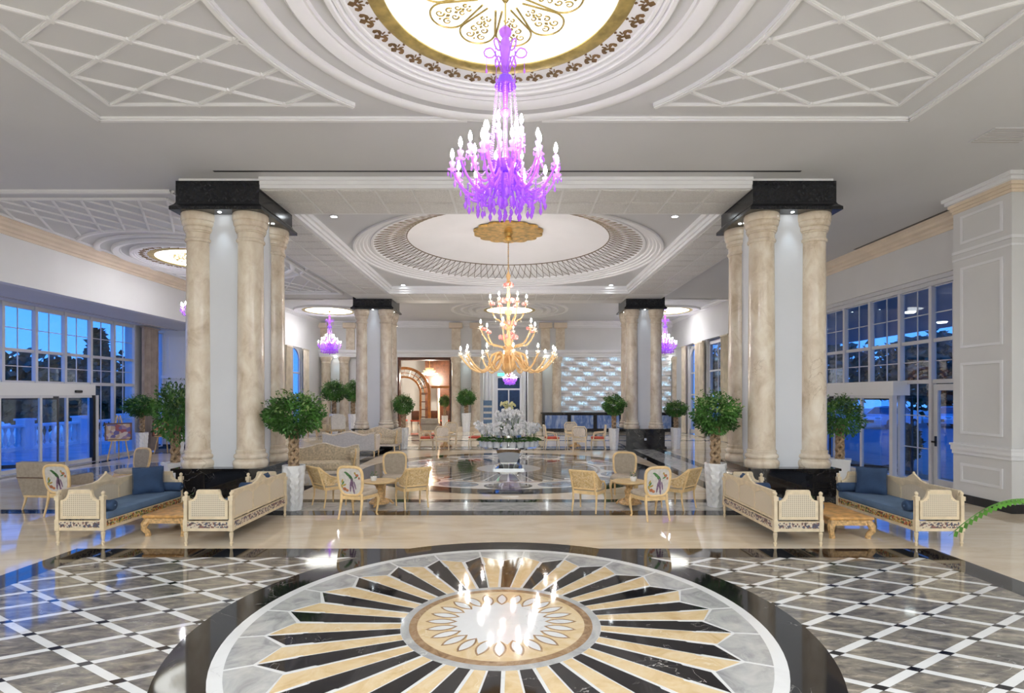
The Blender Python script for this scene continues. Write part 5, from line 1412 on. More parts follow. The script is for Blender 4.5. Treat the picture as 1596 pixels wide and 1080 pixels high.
def little_pot(label, x, y, z, mat='gold_marble'):
    o = thing('small_plant', label, 'plant', (x, y, z))
    put('pot', B().lathe([(0, 0), (0.045, 0), (0.06, 0.03), (0.062, 0.08), (0.055, 0.085), (0.05, 0.07), (0, 0.07)], 14), mat, o)
    b = B()
    for k in range(16):
        a = k * 2.4; r_ = 0.03 + 0.05 * (k % 4) / 4
        p = Vector((r_ * math.cos(a), r_ * math.sin(a), 0.09 + 0.03 * (k % 3)))
        d_ = Vector((math.cos(a), math.sin(a), 0.5)).normalized() * 0.05; s_ = Vector((-math.sin(a), math.cos(a), 0)) * 0.016
        b.quad(p, p + d_ * 0.5 + s_, p + d_, p + d_ * 0.5 - s_)
    put('leaves', b, 'leaf_green', o)
little_pot('little green plant in a brass pot on the right low table', 4.98, 8.6 + 0.62, 0.335)
little_pot('little green plant on the left low table', -5.5, 9.4, 0.335)

# ---------------------------------------------------------------- carved chair with an embroidered back: faces +Y, origin under the seat centre
def outline_back(w, h, n=28):
    pts = []
    for i in range(n):
        a = 2 * pi * i / n
        c_, s_ = math.cos(a), math.sin(a)
        x = math.copysign(abs(c_) ** 0.5, c_) * w * (1.0 + 0.13 * s_); z = math.copysign(abs(s_) ** 0.62, s_) * h
        pts.append((x, z))
    return pts
def carved_chair(label, loc, rz, emb=True):
    o = thing('carved_chair', label, 'chair', loc, rz)
    W_, H_, zc, yb = 0.235, 0.255, 0.685, -0.235
    tilt = Matrix.Translation((0, yb, 0.44)) @ Matrix.Rotation(0.14, 4, 'X') @ Matrix.Translation((0, -yb, -0.44))
    ol = outline_back(W_, H_)
    put('back_frame', B().tube([(x, yb, zc + z) for x, z in ol], 0.027, 8, True).xf(tilt), 'pale_frame', o)
    il = [(x * 0.93, zc + z * 0.93) for x, z in ol]
    put('back_pad', B().extr(il, 'y', yb, yb + 0.02).xf(tilt), 'taupe_fabric', o, smooth=0)
    bp = put('back_cover', B().extr(il, 'y', yb - 0.012, yb).xf(tilt), 'silver_fabric', o, smooth=0)
    if emb:
        rnd = random.Random(3)
        def blob(nm, mat, items):
            b = B()
            for (x, z, w, h, a) in items:
                x, z, w, h = x * 1.2, z * 1.2, w * 1.35, h * 1.3
                pts = [(x + w * math.cos(t) * math.cos(a) - h * math.sin(t) * math.sin(a), zc + z + w * math.cos(t) * math.sin(a) + h * math.sin(t) * math.cos(a)) for t in [2 * pi * i / 8 for i in range(8)]]
                b.extr(pts, 'y', yb - 0.016, yb - 0.0115)
            put(nm, b.xf(tilt), mat, bp, smooth=0, kind='stuff')
        blob('bird_embroidery', 'embroidery_green', [(-0.03, 0.10, 0.045, 0.02, -0.7), (0.01, 0.06, 0.05, 0.022, -0.9), (-0.07, 0.13, 0.018, 0.012, 0), (-0.12, -0.03, 0.03, 0.012, 1.0), (0.1, 0.06, 0.025, 0.01, 0.5)])
        blob('tail_embroidery', 'embroidery_purple', [(0.03, -0.02, 0.02, 0.07, 0.1), (0.0, -0.08, 0.012, 0.08, -0.1), (0.045, -0.1, 0.012, 0.09, 0.12), (0.075, -0.06, 0.01, 0.06, 0.2)])
        blob('flower_embroidery', 'embroidery_rust', [(-0.1, -0.12, 0.028, 0.024, 0), (-0.06, -0.14, 0.022, 0.02, 0), (0.12, 0.09, 0.024, 0.02, 0), (0.15, 0.05, 0.012, 0.02, 0)])
        blob('leaf_embroidery', 'embroidery_ochre', [(-0.13, 0.0, 0.03, 0.012, 1.2), (-0.1, -0.06, 0.03, 0.012, 0.4), (-0.14, -0.08, 0.012, 0.03, 0.3), (0.09, 0.12, 0.012, 0.02, 0.3)])
    sx0, sy0 = 0.26, 0.24
    seat_o = [(-0.22, -0.24), (0.22, -0.24), (0.27, 0.0), (0.28, 0.18), (0.2, 0.26), (0, 0.285), (-0.2, 0.26), (-0.28, 0.18), (-0.27, 0.0)]
    put('seat_frame', B().prism(seat_o, 0.35, 0.41), 'pale_frame', o, smooth=0)
    cs = B()
    for k, (sc_, z0) in enumerate(((0.97, 0.41), (1.0, 0.44), (0.98, 0.47), (0.85, 0.495))):
        pass
    rings = [(0.95, 0.405), (1.0, 0.43), (1.0, 0.46), (0.93, 0.485), (0.75, 0.5)]
    vs = [(x * s_, y * s_, z) for s_, z in rings for x, y in seat_o]; n = len(seat_o)
    fs = [(k * n + i, k * n + (i + 1) % n, (k + 1) * n + (i + 1) % n, (k + 1) * n + i) for k in range(len(rings) - 1) for i in range(n)] + [tuple((len(rings) - 1) * n + i for i in range(n))]
    put('seat', B().add(vs, fs), 'seat_fabric', o, smooth=60)
    for sx in (-1, 1):
        put('leg', B().tube([(sx * 0.2, yb, 0.46), (sx * 0.205, yb, 0.33), (sx * 0.21, yb - 0.03, 0.18), (sx * 0.215, yb - 0.08, 0.0)], [0.024, 0.026, 0.02, 0.016], 7), 'pale_frame', o)
        put('leg', B().tube([(sx * 0.24, 0.19, 0.4), (sx * 0.27, 0.22, 0.3), (sx * 0.255, 0.21, 0.15), (sx * 0.24, 0.2, 0.05), (sx * 0.25, 0.225, 0.0)], [0.032, 0.03, 0.02, 0.015, 0.02], 7), 'pale_frame', o)
    return o
E0 = carved_chair('carved chair with embroidered bird back, left group, nearest the viewer', (-2.75, 9.95, 0), -0.28)
dup(E0, (2.47, 9.87, 0), 0.28, 'carved chair with embroidered bird back, right group, nearest the viewer')
dup(E0, (-8.15, 10.2, 0), -0.1, 'carved chair with embroidered bird back by the far left armchair')
dup(E0, (-2.47, 11.75, 0), pi + 0.25, 'carved chair facing the viewer, taupe padded back, left group')
dup(E0, (2.40, 11.75, 0), pi - 0.25, 'carved chair facing the viewer, taupe padded back, right group')
dup(E0, (-8.75, 12.7, 0), pi - 0.3, 'carved chair with taupe padded back beside the left window hall')
# ---------------------------------------------------------------- cane tub chair: faces +Y
def tub_chair(label, loc, rz):
    o = thing('cane_tub_chair', label, 'chair', loc, rz)
    n = 30
    def P_(u, zo):   # horseshoe plan: arms forward, rounded back; back leans out
        a = pi * (1.0 + u)
        x = math.copysign(abs(math.cos(a)) ** 0.3, math.cos(a)) * 0.255; y = math.copysign(abs(math.sin(a)) ** 0.3, math.sin(a)) * 0.25 + 0.02
        k = min(1.0, max(0, -math.sin(a)) * 1.35) ** 0.8
        return (x * (1 + 0.08 * zo), y - 0.16 * zo * k, k)
    us = [i / n for i in range(n + 1)]
    def top(k): return 0.56 + 0.23 * k
    vs = []; fs = []
    for u in us:
        k = P_(u, 0)[2]
        b0 = P_(u, 0.05); t0 = P_(u, 1.0)
        vs += [(b0[0], b0[1], 0.44), (t0[0], t0[1], top(k)), (t0[0] * 0.94, t0[1] * 0.94, top(k)), (b0[0] * 0.94, b0[1] * 0.94, 0.44)]
    for i in range(n):
        for q in range(4): fs.append((i * 4 + q, i * 4 + (q + 1) % 4, i * 4 + 4 + (q + 1) % 4, i * 4 + 4 + q))
    put('backrest', B().add(vs, fs), 'carved_cane', o)
    put('top_rail', B().tube([(P_(u, 1.0)[0] * 0.97, P_(u, 1.0)[1] * 0.97, top(P_(u, 0)[2])) for u in us], 0.022, 7), 'pale_frame', o)
    put('lower_rail', B().tube([(P_(u, 0.05)[0], P_(u, 0.05)[1], 0.44) for u in us], 0.018, 6), 'pale_frame', o)
    so = [(-0.25, -0.22), (0.25, -0.22), (0.28, 0.05), (0.26, 0.24), (0, 0.28), (-0.26, 0.24), (-0.28, 0.05)]
    put('seat_frame', B().prism(so, 0.34, 0.40), 'pale_frame', o, smooth=0)
    rings = [(0.96, 0.40), (1.0, 0.42), (1.0, 0.45), (0.9, 0.475)]
    m = len(so)
    put('seat', B().add([(x * s_, y * s_, z) for s_, z in rings for x, y in so], [(k * m + i, k * m + (i + 1) % m, (k + 1) * m + (i + 1) % m, (k + 1) * m + i) for k in range(3) for i in range(m)] + [tuple(3 * m + i for i in range(m))]), 'seat_fabric', o, smooth=60)
    for u in (0.3, 0.5, 0.7):
        b0, t0 = P_(u, 0.05), P_(u, 1.0); k = P_(u, 0)[2]
        if u != 0.5: put('back_post', B().tube([(b0[0], b0[1], 0.36), (t0[0] * 0.98, t0[1] * 0.98, top(k))], 0.018, 6), 'pale_frame', o)
    for sx in (-1, 1):
        put('arm_support', B().tube([(sx * 0.25, 0.22, 0.36), (sx * 0.28, 0.16, 0.46), (sx * 0.28, 0.06, 0.57)], [0.02, 0.018, 0.018], 6), 'pale_frame', o)
        put('leg', B().tube([(sx * 0.23, -0.2, 0.38), (sx * 0.23, -0.21, 0.2), (sx * 0.235, -0.25, 0)], [0.024, 0.018, 0.014], 6), 'pale_frame', o)
        put('leg', B().tube([(sx * 0.24, 0.2, 0.38), (sx * 0.255, 0.22, 0.22), (sx * 0.245, 0.21, 0)], [0.024, 0.018, 0.014], 6), 'pale_frame', o)
    return o
T0 = tub_chair('cane tub chair on the left of the left group, beside the white planter', (-3.62, 11.0, 0), -0.75)
dup(T0, (-1.95, 10.85, 0), 0.55, 'cane tub chair with its back to the orchid table, left group')
dup(T0, (1.47, 10.5, 0), -0.5, 'cane tub chair with its back to the orchid table, right group')
dup(T0, (3.25, 10.75, 0), 0.75, 'cane tub chair on the right of the right group, beside the white planter')
# ---------------------------------------------------------------- round tables
def round_table(label, x, y, h=0.5, r=0.34):
    o = thing('round_table', label, 'table', (x, y, 0))
    put('table_top', B().lathe([(0, h - 0.04), (r - 0.03, h - 0.04), (r, h - 0.02), (r, h - 0.005), (r - 0.02, h), (0, h)], 36), 'pale_frame', o)
    put('pedestal', B().lathe([(0, 0.05), (0.2, 0.05), (0.2, 0.08), (0.1, 0.12), (0.08, 0.2), (0.1, 0.3), (0.06, 0.36), (0.12, h - 0.05), (0.2, h - 0.04), (0, h - 0.04)], 20), 'oak_carved', o)
    for k in range(3):
        a = 2 * pi * k / 3 + 0.4
        put('foot', B().tube([(0.1 * math.cos(a), 0.1 * math.sin(a), 0.12), (0.22 * math.cos(a), 0.22 * math.sin(a), 0.08), (0.28 * math.cos(a), 0.28 * math.sin(a), 0.02)], [0.035, 0.03, 0.022], 6), 'oak_carved', o)
round_table('round wooden side table in the middle of the left chair group', -2.62, 10.95)
round_table('round wooden side table in the middle of the right chair group', 2.33, 10.9)
little_pot('little green plant on the left round table', -2.72, 10.9, 0.5, 'pot_white')
little_pot('little green plant on the right round table', 2.4, 10.85, 0.5, 'pot_white')
# ---------------------------------------------------------------- upholstered armchair at the far left (seen from behind)
def armchair(label, loc, rz, mat='taupe_fabric', h=0.92):
    o = thing('armchair', label, 'armchair', loc, rz)
    bx = [(-0.4, 0.28), (0.4, 0.28), (0.48, 0.62), (0.46, h), (-0.46, h), (-0.48, 0.62)]
    b = B().extr(bx, 'y', -0.36, -0.24).xf(Matrix.Translation((0, -0.3, 0.3)) @ Matrix.Rotation(0.12, 4, 'X') @ Matrix.Translation((0, 0.3, -0.3)))
    put('backrest', b, mat, o, smooth=0)
    put('back_seam', B().box(-0.47, 0.47, -0.415, -0.40, 0.615, 0.628), 'dark_wood', o, smooth=0)
    put('seat', B().rbox(-0.36, 0.36, -0.28, 0.36, 0.28, 0.47, 0.05), mat, o)
    for sx in (-1, 1):
        put('arm', B().rbox(min(sx * 0.36, sx * 0.46), max(sx * 0.36, sx * 0.46), -0.28, 0.34, 0.28, 0.64, 0.04), mat, o)
        put('leg', B().tube([(sx * 0.36, -0.32, 0.28), (sx * 0.37, -0.34, 0.14), (sx * 0.38, -0.38, 0)], [0.03, 0.022, 0.016], 6), 'pale_frame', o)
        put('leg', B().tube([(sx * 0.36, 0.3, 0.28), (sx * 0.38, 0.33, 0.14), (sx * 0.37, 0.32, 0)], [0.03, 0.022, 0.016], 6), 'pale_frame', o)
    put('seat_rail', B().box(-0.38, 0.38, -0.36, 0.34, 0.24, 0.28), 'pale_frame', o, smooth=0)
    return o
A0 = armchair('boxy taupe armchair seen from behind at the far left edge', (-8.9, 10.85, 0), -0.12)
o = thing('side_table', 'low wooden table behind the far left daybed', 'table', (-7.9, 11.6, 0))
put('table_top', B().rbox(-0.5, 0.5, -0.35, 0.35, 0.42, 0.46, 0.015), 'honey_wood', o)
for sx in (-1, 1):
    for sy in (-1, 1): put('leg', B().tube([(sx * 0.42, sy * 0.28, 0.42), (sx * 0.45, sy * 0.3, 0.2), (sx * 0.43, sy * 0.29, 0)], [0.03, 0.022, 0.02], 6), 'honey_wood', o)
little_pot('little green plant on the low table behind the left daybed', -7.75, 11.75, 0.46)
# ---------------------------------------------------------------- carved salon sofas: faces +Y, origin under the middle
def salon_sofa(label, loc, rz, Wd=1.85, mat='beige_damask', back='silver_fabric'):
    o = thing('salon_sofa', label, 'sofa', loc, rz)
    hw = Wd / 2
    n = 24
    def top(u):  # serpentine crest
        return 0.80 + 0.10 * math.exp(-(u / 0.28) ** 2) + 0.05 * math.exp(-((abs(u) - 0.95) / 0.18) ** 2) - 0.03 * math.exp(-((abs(u) - 0.6) / 0.15) ** 2)
    us = [-1 + 2 * i / n for i in range(n + 1)]
    pts = [(-hw, 0.26), (hw, 0.26)] + [(u * hw, top(u)) for u in reversed(us)]
    tl = Matrix.Translation((0, -0.36, 0.3)) @ Matrix.Rotation(0.13, 4, 'X') @ Matrix.Translation((0, 0.36, -0.3))
    put('backrest', B().extr(pts, 'y', -0.38, -0.28).xf(tl), mat, o, smooth=0)
    put('back_panel', B().extr([(x * 0.98, z - 0.02) for x, z in pts], 'y', -0.395, -0.375).xf(tl), back, o, smooth=0)
    put('crest_rail', B().tube([(u * hw, -0.335, top(u)) for u in us], 0.028, 7).xf(tl), 'pale_fabric', o)
    put('seat', B().rbox(-hw + 0.08, hw - 0.08, -0.3, 0.38, 0.28, 0.48, 0.06), mat, o)
    put('seat_rail', B().box(-hw + 0.03, hw - 0.03, -0.36, 0.37, 0.2, 0.28), 'pale_fabric', o, smooth=0)
    for sx in (-1, 1):
        prof = [(0.2, 0.28), (0.2, 0.5), (0.28, 0.6), (0.3, 0.72), (0.2, 0.78), (-0.1, 0.7), (-0.34, 0.78), (-0.34, 0.28)]
        x0 = sx * (hw - 0.1); x1 = sx * (hw + 0.03)
        put('arm', B().extr([(y, z) for y, z in prof], 'x', min(x0, x1), max(x0, x1)), 'pale_fabric' if sx > 0 else mat, o, smooth=0)
        put('arm_scroll', B().tube([(sx * (hw - 0.03), 0.22, 0.3), (sx * (hw - 0.02), 0.27, 0.45), (sx * (hw + 0.02), 0.33, 0.6), (sx * (hw + 0.04), 0.33, 0.74), (sx * (hw + 0.02), 0.24, 0.8), (sx * (hw), 0.2, 0.74)], 0.022, 6), 'pale_frame', o)
        for y in (-0.32, 0.32): put('leg', B().tube([(sx * (hw - 0.07), y, 0.24), (sx * (hw - 0.05), y + 0.02, 0.12), (sx * (hw - 0.06), y, 0)], [0.034, 0.024, 0.02], 6), 'pale_frame', o)
    return o
S0 = salon_sofa('beige damask salon sofa facing the viewer, behind the left white planter', (-4.95, 14.25, 0), pi + 0.12)
dup(S0, (-5.72, 19.8, 0), 0.0, 'beige salon sofa seen from its plain grey back, left of the orchid table')
dup(S0, (-5.35, 21.75, 0), pi - 0.1, 'beige damask salon sofa in front of the left rear columns, facing the viewer')
# ---------------------------------------------------------------- far chairs with red seats
def side_chair(label, loc, rz, seat='red_fabric'):
    o = thing('side_chair', label, 'chair', loc, rz)
    put('seat', B().rbox(-0.27, 0.27, -0.25, 0.27, 0.42, 0.5, 0.03), seat, o)
    put('seat_rail', B().box(-0.27, 0.27, -0.26, 0.27, 0.36, 0.42), 'ivory_wood', o, smooth=0)
    bl = [(-0.26, 0.55), (0.26, 0.55), (0.27, 0.86), (0.2, 0.96), (-0.2, 0.96), (-0.27, 0.86)]
    f = B()
    f.tube([(x, -0.26 - (z - 0.5) * 0.12, z) for x, z in bl], 0.03, 6, True)
    put('back_frame', f, 'ivory_wood', o)
    put('back_pad', B().extr([(x * 0.85, 0.755 + (z - 0.755) * 0.8) for x, z in bl], 'y', -0.31, -0.27), 'pale_fabric', o, smooth=0)
    for sx in (-1, 1):
        put('arm', B().tube([(sx * 0.27, -0.28, 0.7), (sx * 0.29, -0.05, 0.68), (sx * 0.3, 0.12, 0.66), (sx * 0.27, 0.16, 0.55), (sx * 0.26, 0.2, 0.42)], 0.022, 6), 'ivory_wood', o)
        put('leg', B().tube([(sx * 0.24, -0.24, 0.58), (sx * 0.24, -0.24, 0.36), (sx * 0.24, -0.3, 0)], [0.026, 0.026, 0.018], 6), 'ivory_wood', o)
        put('leg', B().tube([(sx * 0.24, 0.24, 0.38), (sx * 0.25, 0.26, 0.2), (sx * 0.24, 0.25, 0)], [0.028, 0.022, 0.018], 6), 'ivory_wood', o)
    return o
R0 = side_chair('red seated chair facing right, left of the rear left table', (G(664, 700)[0], 22.4, 0), -pi / 2 + 0.1)
dup(R0, (G(745, 700)[0] - 0.1, 22.6, 0), pi / 2 - 0.1, 'red seated chair facing left, partly behind the orchid table')
dup(R0, (G(860, 700)[0], 22.3, 0), -pi / 2 + 0.1, 'red seated chair facing right, in front of the reception desk')
dup(R0, (G(932, 700)[0], 22.3, 0), pi / 2 - 0.1, 'red seated chair facing left, beside the planter by the right rear columns')
R1 = side_chair('cream chair seen from behind between the two red chairs, rear left', (G(690, 702)[0], 21.7, 0), 0.1, 'pale_fabric')
dup(R1, (G(706, 690)[0], 24.2, 0), pi, 'cream chair facing the viewer behind the rear left table')
dup(R1, (G(902, 702)[0], 21.5, 0), -0.15, 'cream chair seen from behind between the two red chairs, rear right')
dup(R1, (G(888, 690)[0], 24.3, 0), pi + 0.1, 'cream chair facing the viewer behind the rear right table')
round_table('small round table among the red chairs, rear left', G(697, 695)[0], 23.0, 0.62, 0.36)
round_table('small round table among the red chairs, rear right', G(893, 695)[0], 22.9, 0.62, 0.36)
dup(A0, (G(675, 676)[0], 30.0, 0), 0.0, 'grey square-backed armchair in front of the timber portal')
# wing chairs far left
def wing_chair(label, loc, rz):
    o = thing('wing_chair', label, 'armchair', loc, rz)
    pts = [(-0.36, 0.4), (0.36, 0.4), (0.38, 1.0), (0.25, 1.16), (0, 1.2), (-0.25, 1.16), (-0.38, 1.0)]
    put('backrest', B().extr(pts, 'y', -0.38, -0.28), 'silver_fabric', o, smooth=0)
    put('seat', B().rbox(-0.32, 0.32, -0.28, 0.34, 0.28, 0.5, 0.05), 'beige_damask', o)
    for sx in (-1, 1):
        put('wing', B().extr([(-0.3, 0.6), (-0.05, 0.62), (-0.06, 0.95), (-0.28, 1.1)], 'x', min(sx * 0.34, sx * 0.4), max(sx * 0.34, sx * 0.4)), 'beige_damask', o, smooth=0)
        put('arm', B().rbox(min(sx * 0.32, sx * 0.42), max(sx * 0.32, sx * 0.42), -0.28, 0.34, 0.28, 0.64, 0.04), 'beige_damask', o)
        for y in (-0.32, 0.3): put('leg', B().tube([(sx * 0.34, y, 0.3), (sx * 0.36, y, 0)], [0.03, 0.02], 6), 'honey_wood', o)
    return o
W0 = wing_chair('cream wing chair near the back wall, turned towards the left', (-9.2, 29.0, 0), 0.6)
dup(W0, (-10.3, 29.3, 0), -0.6, 'cream wing chair half hidden behind the left planter foliage')
# ---------------------------------------------------------------- reception desk
dk = thing('reception_desk', 'long black reception desk with blue marble front panels', 'desk', (0, 32.45, 0))
x0, x1 = (843 - VX) * 32.45 / F, (1055 - VX) * 32.45 / F
put('body', B().box(x0 + 0.08, x1 - 0.08, 0.06, 0.7, 0, 1.06), 'black_granite', dk, smooth=0)
put('counter', B().rbox(x0, x1, 0.0, 0.8, 1.06, 1.15, 0.02), 'black_granite', dk)
np_ = 5
for k in range(np_):
    a = x0 + 0.25 + (x1 - x0 - 0.35) * k / np_; c_ = x0 + 0.25 + (x1 - x0 - 0.35) * (k + 1) / np_ - 0.22
    put('front_panel', B().box(a, c_, 0.04, 0.065, 0.2, 0.98), 'blue_marble', dk, smooth=0)
# ---------------------------------------------------------------- easels with paintings
def easel(label, loc, rz, art):
    o = thing('easel', label + ' wooden easel', 'easel', loc, rz)
    for nm, pts in (('leg', [(-0.3, 0.0, 0), (-0.04, 0.18, 1.5)]), ('leg', [(0.3, 0.0, 0), (0.04, 0.18, 1.5)]), ('leg', [(0, 0.55, 0), (0, 0.2, 1.45)])):
        put(nm, B().tube(pts, 0.022, 5), 'honey_wood', o)
    put('ledge', B().box(-0.3, 0.3, 0.04, 0.12, 0.62, 0.66), 'honey_wood', o, smooth=0)
    q = thing('painting', label + ' painting resting on its easel', 'painting', place_local(loc, rz, (0, 0.06, 0.665)), rz)
    m = Matrix.Rotation(-0.12, 4, 'X')
    put('canvas', B().box(-0.36, 0.36, 0, 0.03, 0, 0.55).xf(m), art, q, smooth=0)
    put('frame', B().box(-0.38, 0.38, -0.01, 0.035, -0.02, 0.02).box(-0.38, 0.38, -0.01, 0.035, 0.53, 0.57).box(-0.38, -0.34, -0.01, 0.035, 0.02, 0.53).box(0.34, 0.38, -0.01, 0.035, 0.02, 0.53).xf(m), 'dark_wood', q, smooth=0)
easel('violet toned', (-13.35, 18.75, 0), 0.6, 'painting_a')
easel('red toned', (-13.0, 20.6, 0), 0.3, 'painting_b')
# ================================================================ PLANTS
def leaves(n, rx, ry, rz, size, seed, droop=0.3, shell=0.35):
    rnd = random.Random(seed); b = B()
    for i in range(n):
        while True:
            p = Vector((rnd.uniform(-1, 1), rnd.uniform(-1, 1), rnd.uniform(-1, 1)))
            if shell < p.length < 1: break
        d = p.normalized()
        p = Vector((p.x * rx, p.y * ry, p.z * rz))
        k = 1 + 0.18 * math.sin(d.x * 5 + seed) * math.cos(d.y * 4 + d.z * 6)
        p *= k
        dirn = (d + Vector((rnd.uniform(-0.8, 0.8), rnd.uniform(-0.8, 0.8), rnd.uniform(-0.6, 0.6) - droop))).normalized()
        side = dirn.cross(Vector((rnd.uniform(-1, 1), rnd.uniform(-1, 1), rnd.uniform(0, 1)))).normalized()
        L = size * rnd.uniform(0.7, 1.3); w = L * 0.3
        nrm = dirn.cross(side) * (L * 0.1)
        b.add([p, p + dirn * L * 0.45 + side * w + nrm, p + dirn * L, p + dirn * L * 0.45 - side * w + nrm], [(0, 1, 2), (0, 2, 3)])
    return b
def sprigs(n, rx, rz, seed):
    rnd = random.Random(seed); b = B(); 
    for i in range(n):
        a = rnd.uniform(0, 2 * pi); e = rnd.uniform(0.2, 1.3)
        d = Vector((math.cos(a) * math.cos(e), math.sin(a) * math.cos(e), math.sin(e)))
        p0 = Vector((d.x * rx * 0.8, d.y * rx * 0.8, d.z * rz * 0.8)); p1 = Vector((d.x * rx * 1.25, d.y * rx * 1.25, d.z * rz * 1.35))
        for k in range(7):
            q = p0.lerp(p1, k / 6); s_ = Vector((rnd.uniform(-1, 1), rnd.uniform(-1, 1), rnd.uniform(-1, 0.6))).normalized()
            w = s_.cross(d).normalized() * 0.018
            b.add([q, q + s_ * 0.035 + w, q + s_ * 0.075, q + s_ * 0.035 - w], [(0, 1, 2), (0, 2, 3)])
    return b
def braid(h, r, n=3, turns=1.6):
    b = B()
    for k in range(n):
        pts = [(r * math.cos(2 * pi * k / n + turns * 2 * pi * i / 14), r * math.sin(2 * pi * k / n + turns * 2 * pi * i / 14), h * i / 14) for i in range(15)]
        b.tube(pts, r * 0.62, 6)
        pts = [(r * math.cos(2 * pi * k / n - turns * 2 * pi * i / 14), r * math.sin(2 * pi * k / n - turns * 2 * pi * i / 14), h * i / 14) for i in range(15)]
        b.tube(pts, r * 0.5, 6)
    return b
def tall_pot(h, rt, rb_):
    """white pot whose skin is pressed into rows of diamonds"""
    b = B(); n, m = 18, 12
    vs = []; fs = []
    for j in range(m + 1):
        u = j / m; r = rb_ + (rt - rb_) * u
        for i in range(n):
            a = 2 * pi * (i + 0.5 * (j % 2)) / n
            k = 1.0 + (0.075 if (i + j // 1) % 2 == 0 else -0.045) * (1 if 0 < j < m else 0)
            vs.append((r * k * math.cos(a), r * k * math.sin(a), h * u))
    for j in range(m):
        for i in range(n):
            i2 = (i + 1) % n
            if j % 2 == 0: fs += [(j * n + i, j * n + i2, (j + 1) * n + i), (j * n + i2, (j + 1) * n + i2, (j + 1) * n + i)]
            else: fs += [(j * n + i, (j + 1) * n + i2, (j + 1) * n + i), (j * n + i, j * n + i2, (j + 1) * n + i2)]
    fs.append(tuple(range(n - 1, -1, -1)))
    b.add(vs, fs)
    b.ring(rt - 0.025, rt + 0.005, h - 0.03, h + 0.005, n)
    return b
POT = tall_pot(0.85, 0.205, 0.15).mesh('pot', 'pot_white', 0)
SQPOT = B().add(*(lambda q: (q.v, q.f))(B().box(-0.21, 0.21, -0.21, 0.21, 0, 0.62).box(-0.23, 0.23, -0.23, 0.23, 0.62, 0.68))).mesh('pot', 'pot_white', 0)
SOIL = B().lathe([(0, 0), (0.19, 0), (0.17, 0.015), (0, 0.025)], 18).mesh('soil', 'soil')
TRUNK = braid(0.78, 0.05).mesh('trunk', 'bark')
FOL = [leaves(3600, 0.5, 0.5, 0.36, 0.066, 1).mesh('foliage', 'leaf_green', 0), leaves(3400, 0.46, 0.46, 0.38, 0.066, 2).mesh('foliage', 'leaf_green', 0), leaves(2600, 0.5, 0.5, 0.5, 0.07, 3, shell=0.2).mesh('foliage', 'leaf_green', 0)]
SPR = [sprigs(46, 0.5, 0.4, 5).mesh('sprig', 'leaf_pale', 0), sprigs(40, 0.48, 0.4, 6).mesh('sprig', 'leaf_pale', 0), sprigs(34, 0.48, 0.5, 8).mesh('sprig', 'leaf_pale', 0)]
def tree(label, loc, v=0, pot=None, scale=1.0, crown=(1, 1, 1), rz=0.0, pot_h=0.85, trunk=1.0, group=None):
    o = thing('potted_tree', label, 'plant', loc, rz, scale=scale)
    link('pot', pot or POT, o)
    link('soil', SOIL, o, (0, 0, pot_h - 0.05))
    link('trunk', TRUNK, o, (0, 0, pot_h - 0.05), scale=(1.35, 1.35, trunk))
    zc = pot_h - 0.05 + 0.78 * trunk + 0.22 * crown[2]
    f = link('foliage', FOL[v], o, (0, 0, zc), rz, crown, kind='stuff')
    link('sprigs', SPR[v], o, (0, 0, zc), rz, crown, kind='stuff')
    return o
def at(px, py): 
    x, y = G(px, py); return (x, y, 0)
tree('bushy ficus in a tall white planter between left sofa and chairs', (-4.16, 10.55, 0), 0, crown=(1.06, 1.06, 1.0))
tree('bushy ficus in a tall white planter beside the right inner daybed', at(1115, 789), 1, crown=(0.92, 0.92, 1.0), rz=2)
tree('potted ficus with an airy crown in front of the right glass entrance', (7.8, 13.1, 0), 2, SQPOT, crown=(0.95, 0.95, 0.9), rz=1, pot_h=0.62, trunk=1.15)
tree('tall leafy ficus beside the left front columns', (-7.55, 12.4, 0), 2, SQPOT, crown=(0.85, 0.85, 1.25), rz=4, pot_h=0.62, trunk=1.2)
tree('ficus in a plain white pot between the two easels', (-13.2, 19.7, 0), 1, crown=(1.15, 1.15, 0.9), rz=3)
tree('pale leafy shrub by the taupe curtain', (-13.0, 21.6, 0), 2, crown=(0.9, 0.9, 1.0), rz=3, trunk=0.7)
tree('ficus in a white planter at the right end of the left rear sofa', (G(633, 697)[0], 22.5, 0), 0, rz=1, crown=(0.8, 0.8, 1.0), trunk=0.95)
tree('ficus in a white planter at the left side of the right rear columns', (G(952, 698)[0], 22.1, 0), 1, rz=5, crown=(0.95, 0.95, 1.0), trunk=0.95)
tree('ficus in a white planter at the right side of the right rear columns', (G(1050, 698)[0], 22.5, 0), 1, rz=2, crown=(0.95, 0.95, 0.8), trunk=0.8)
tree('ficus standing between back wall columns, left of the white passage', (BX(727) * 0.965, 32.7, 0), 0, scale=1.3, rz=2, crown=(0.8, 0.8, 0.9), trunk=0.7)
tree('ficus touching the left rear columns, braided trunk showing', (-8.95, 31.2, 0), 1, rz=1, crown=(0.75, 0.75, 1.1), scale=1.3)
tree('blue-green ficus left of the pair near the far left wall columns', (-10.15, 31.6, 0), 0, rz=4, crown=(1.0, 1.0, 1.1), scale=1.3)
tree('small ficus in the dining room behind the timber portal', (BX(694) * 1.05, YB + 1.4, 0), 1, rz=1, crown=(0.7, 0.7, 0.9), scale=1.0)
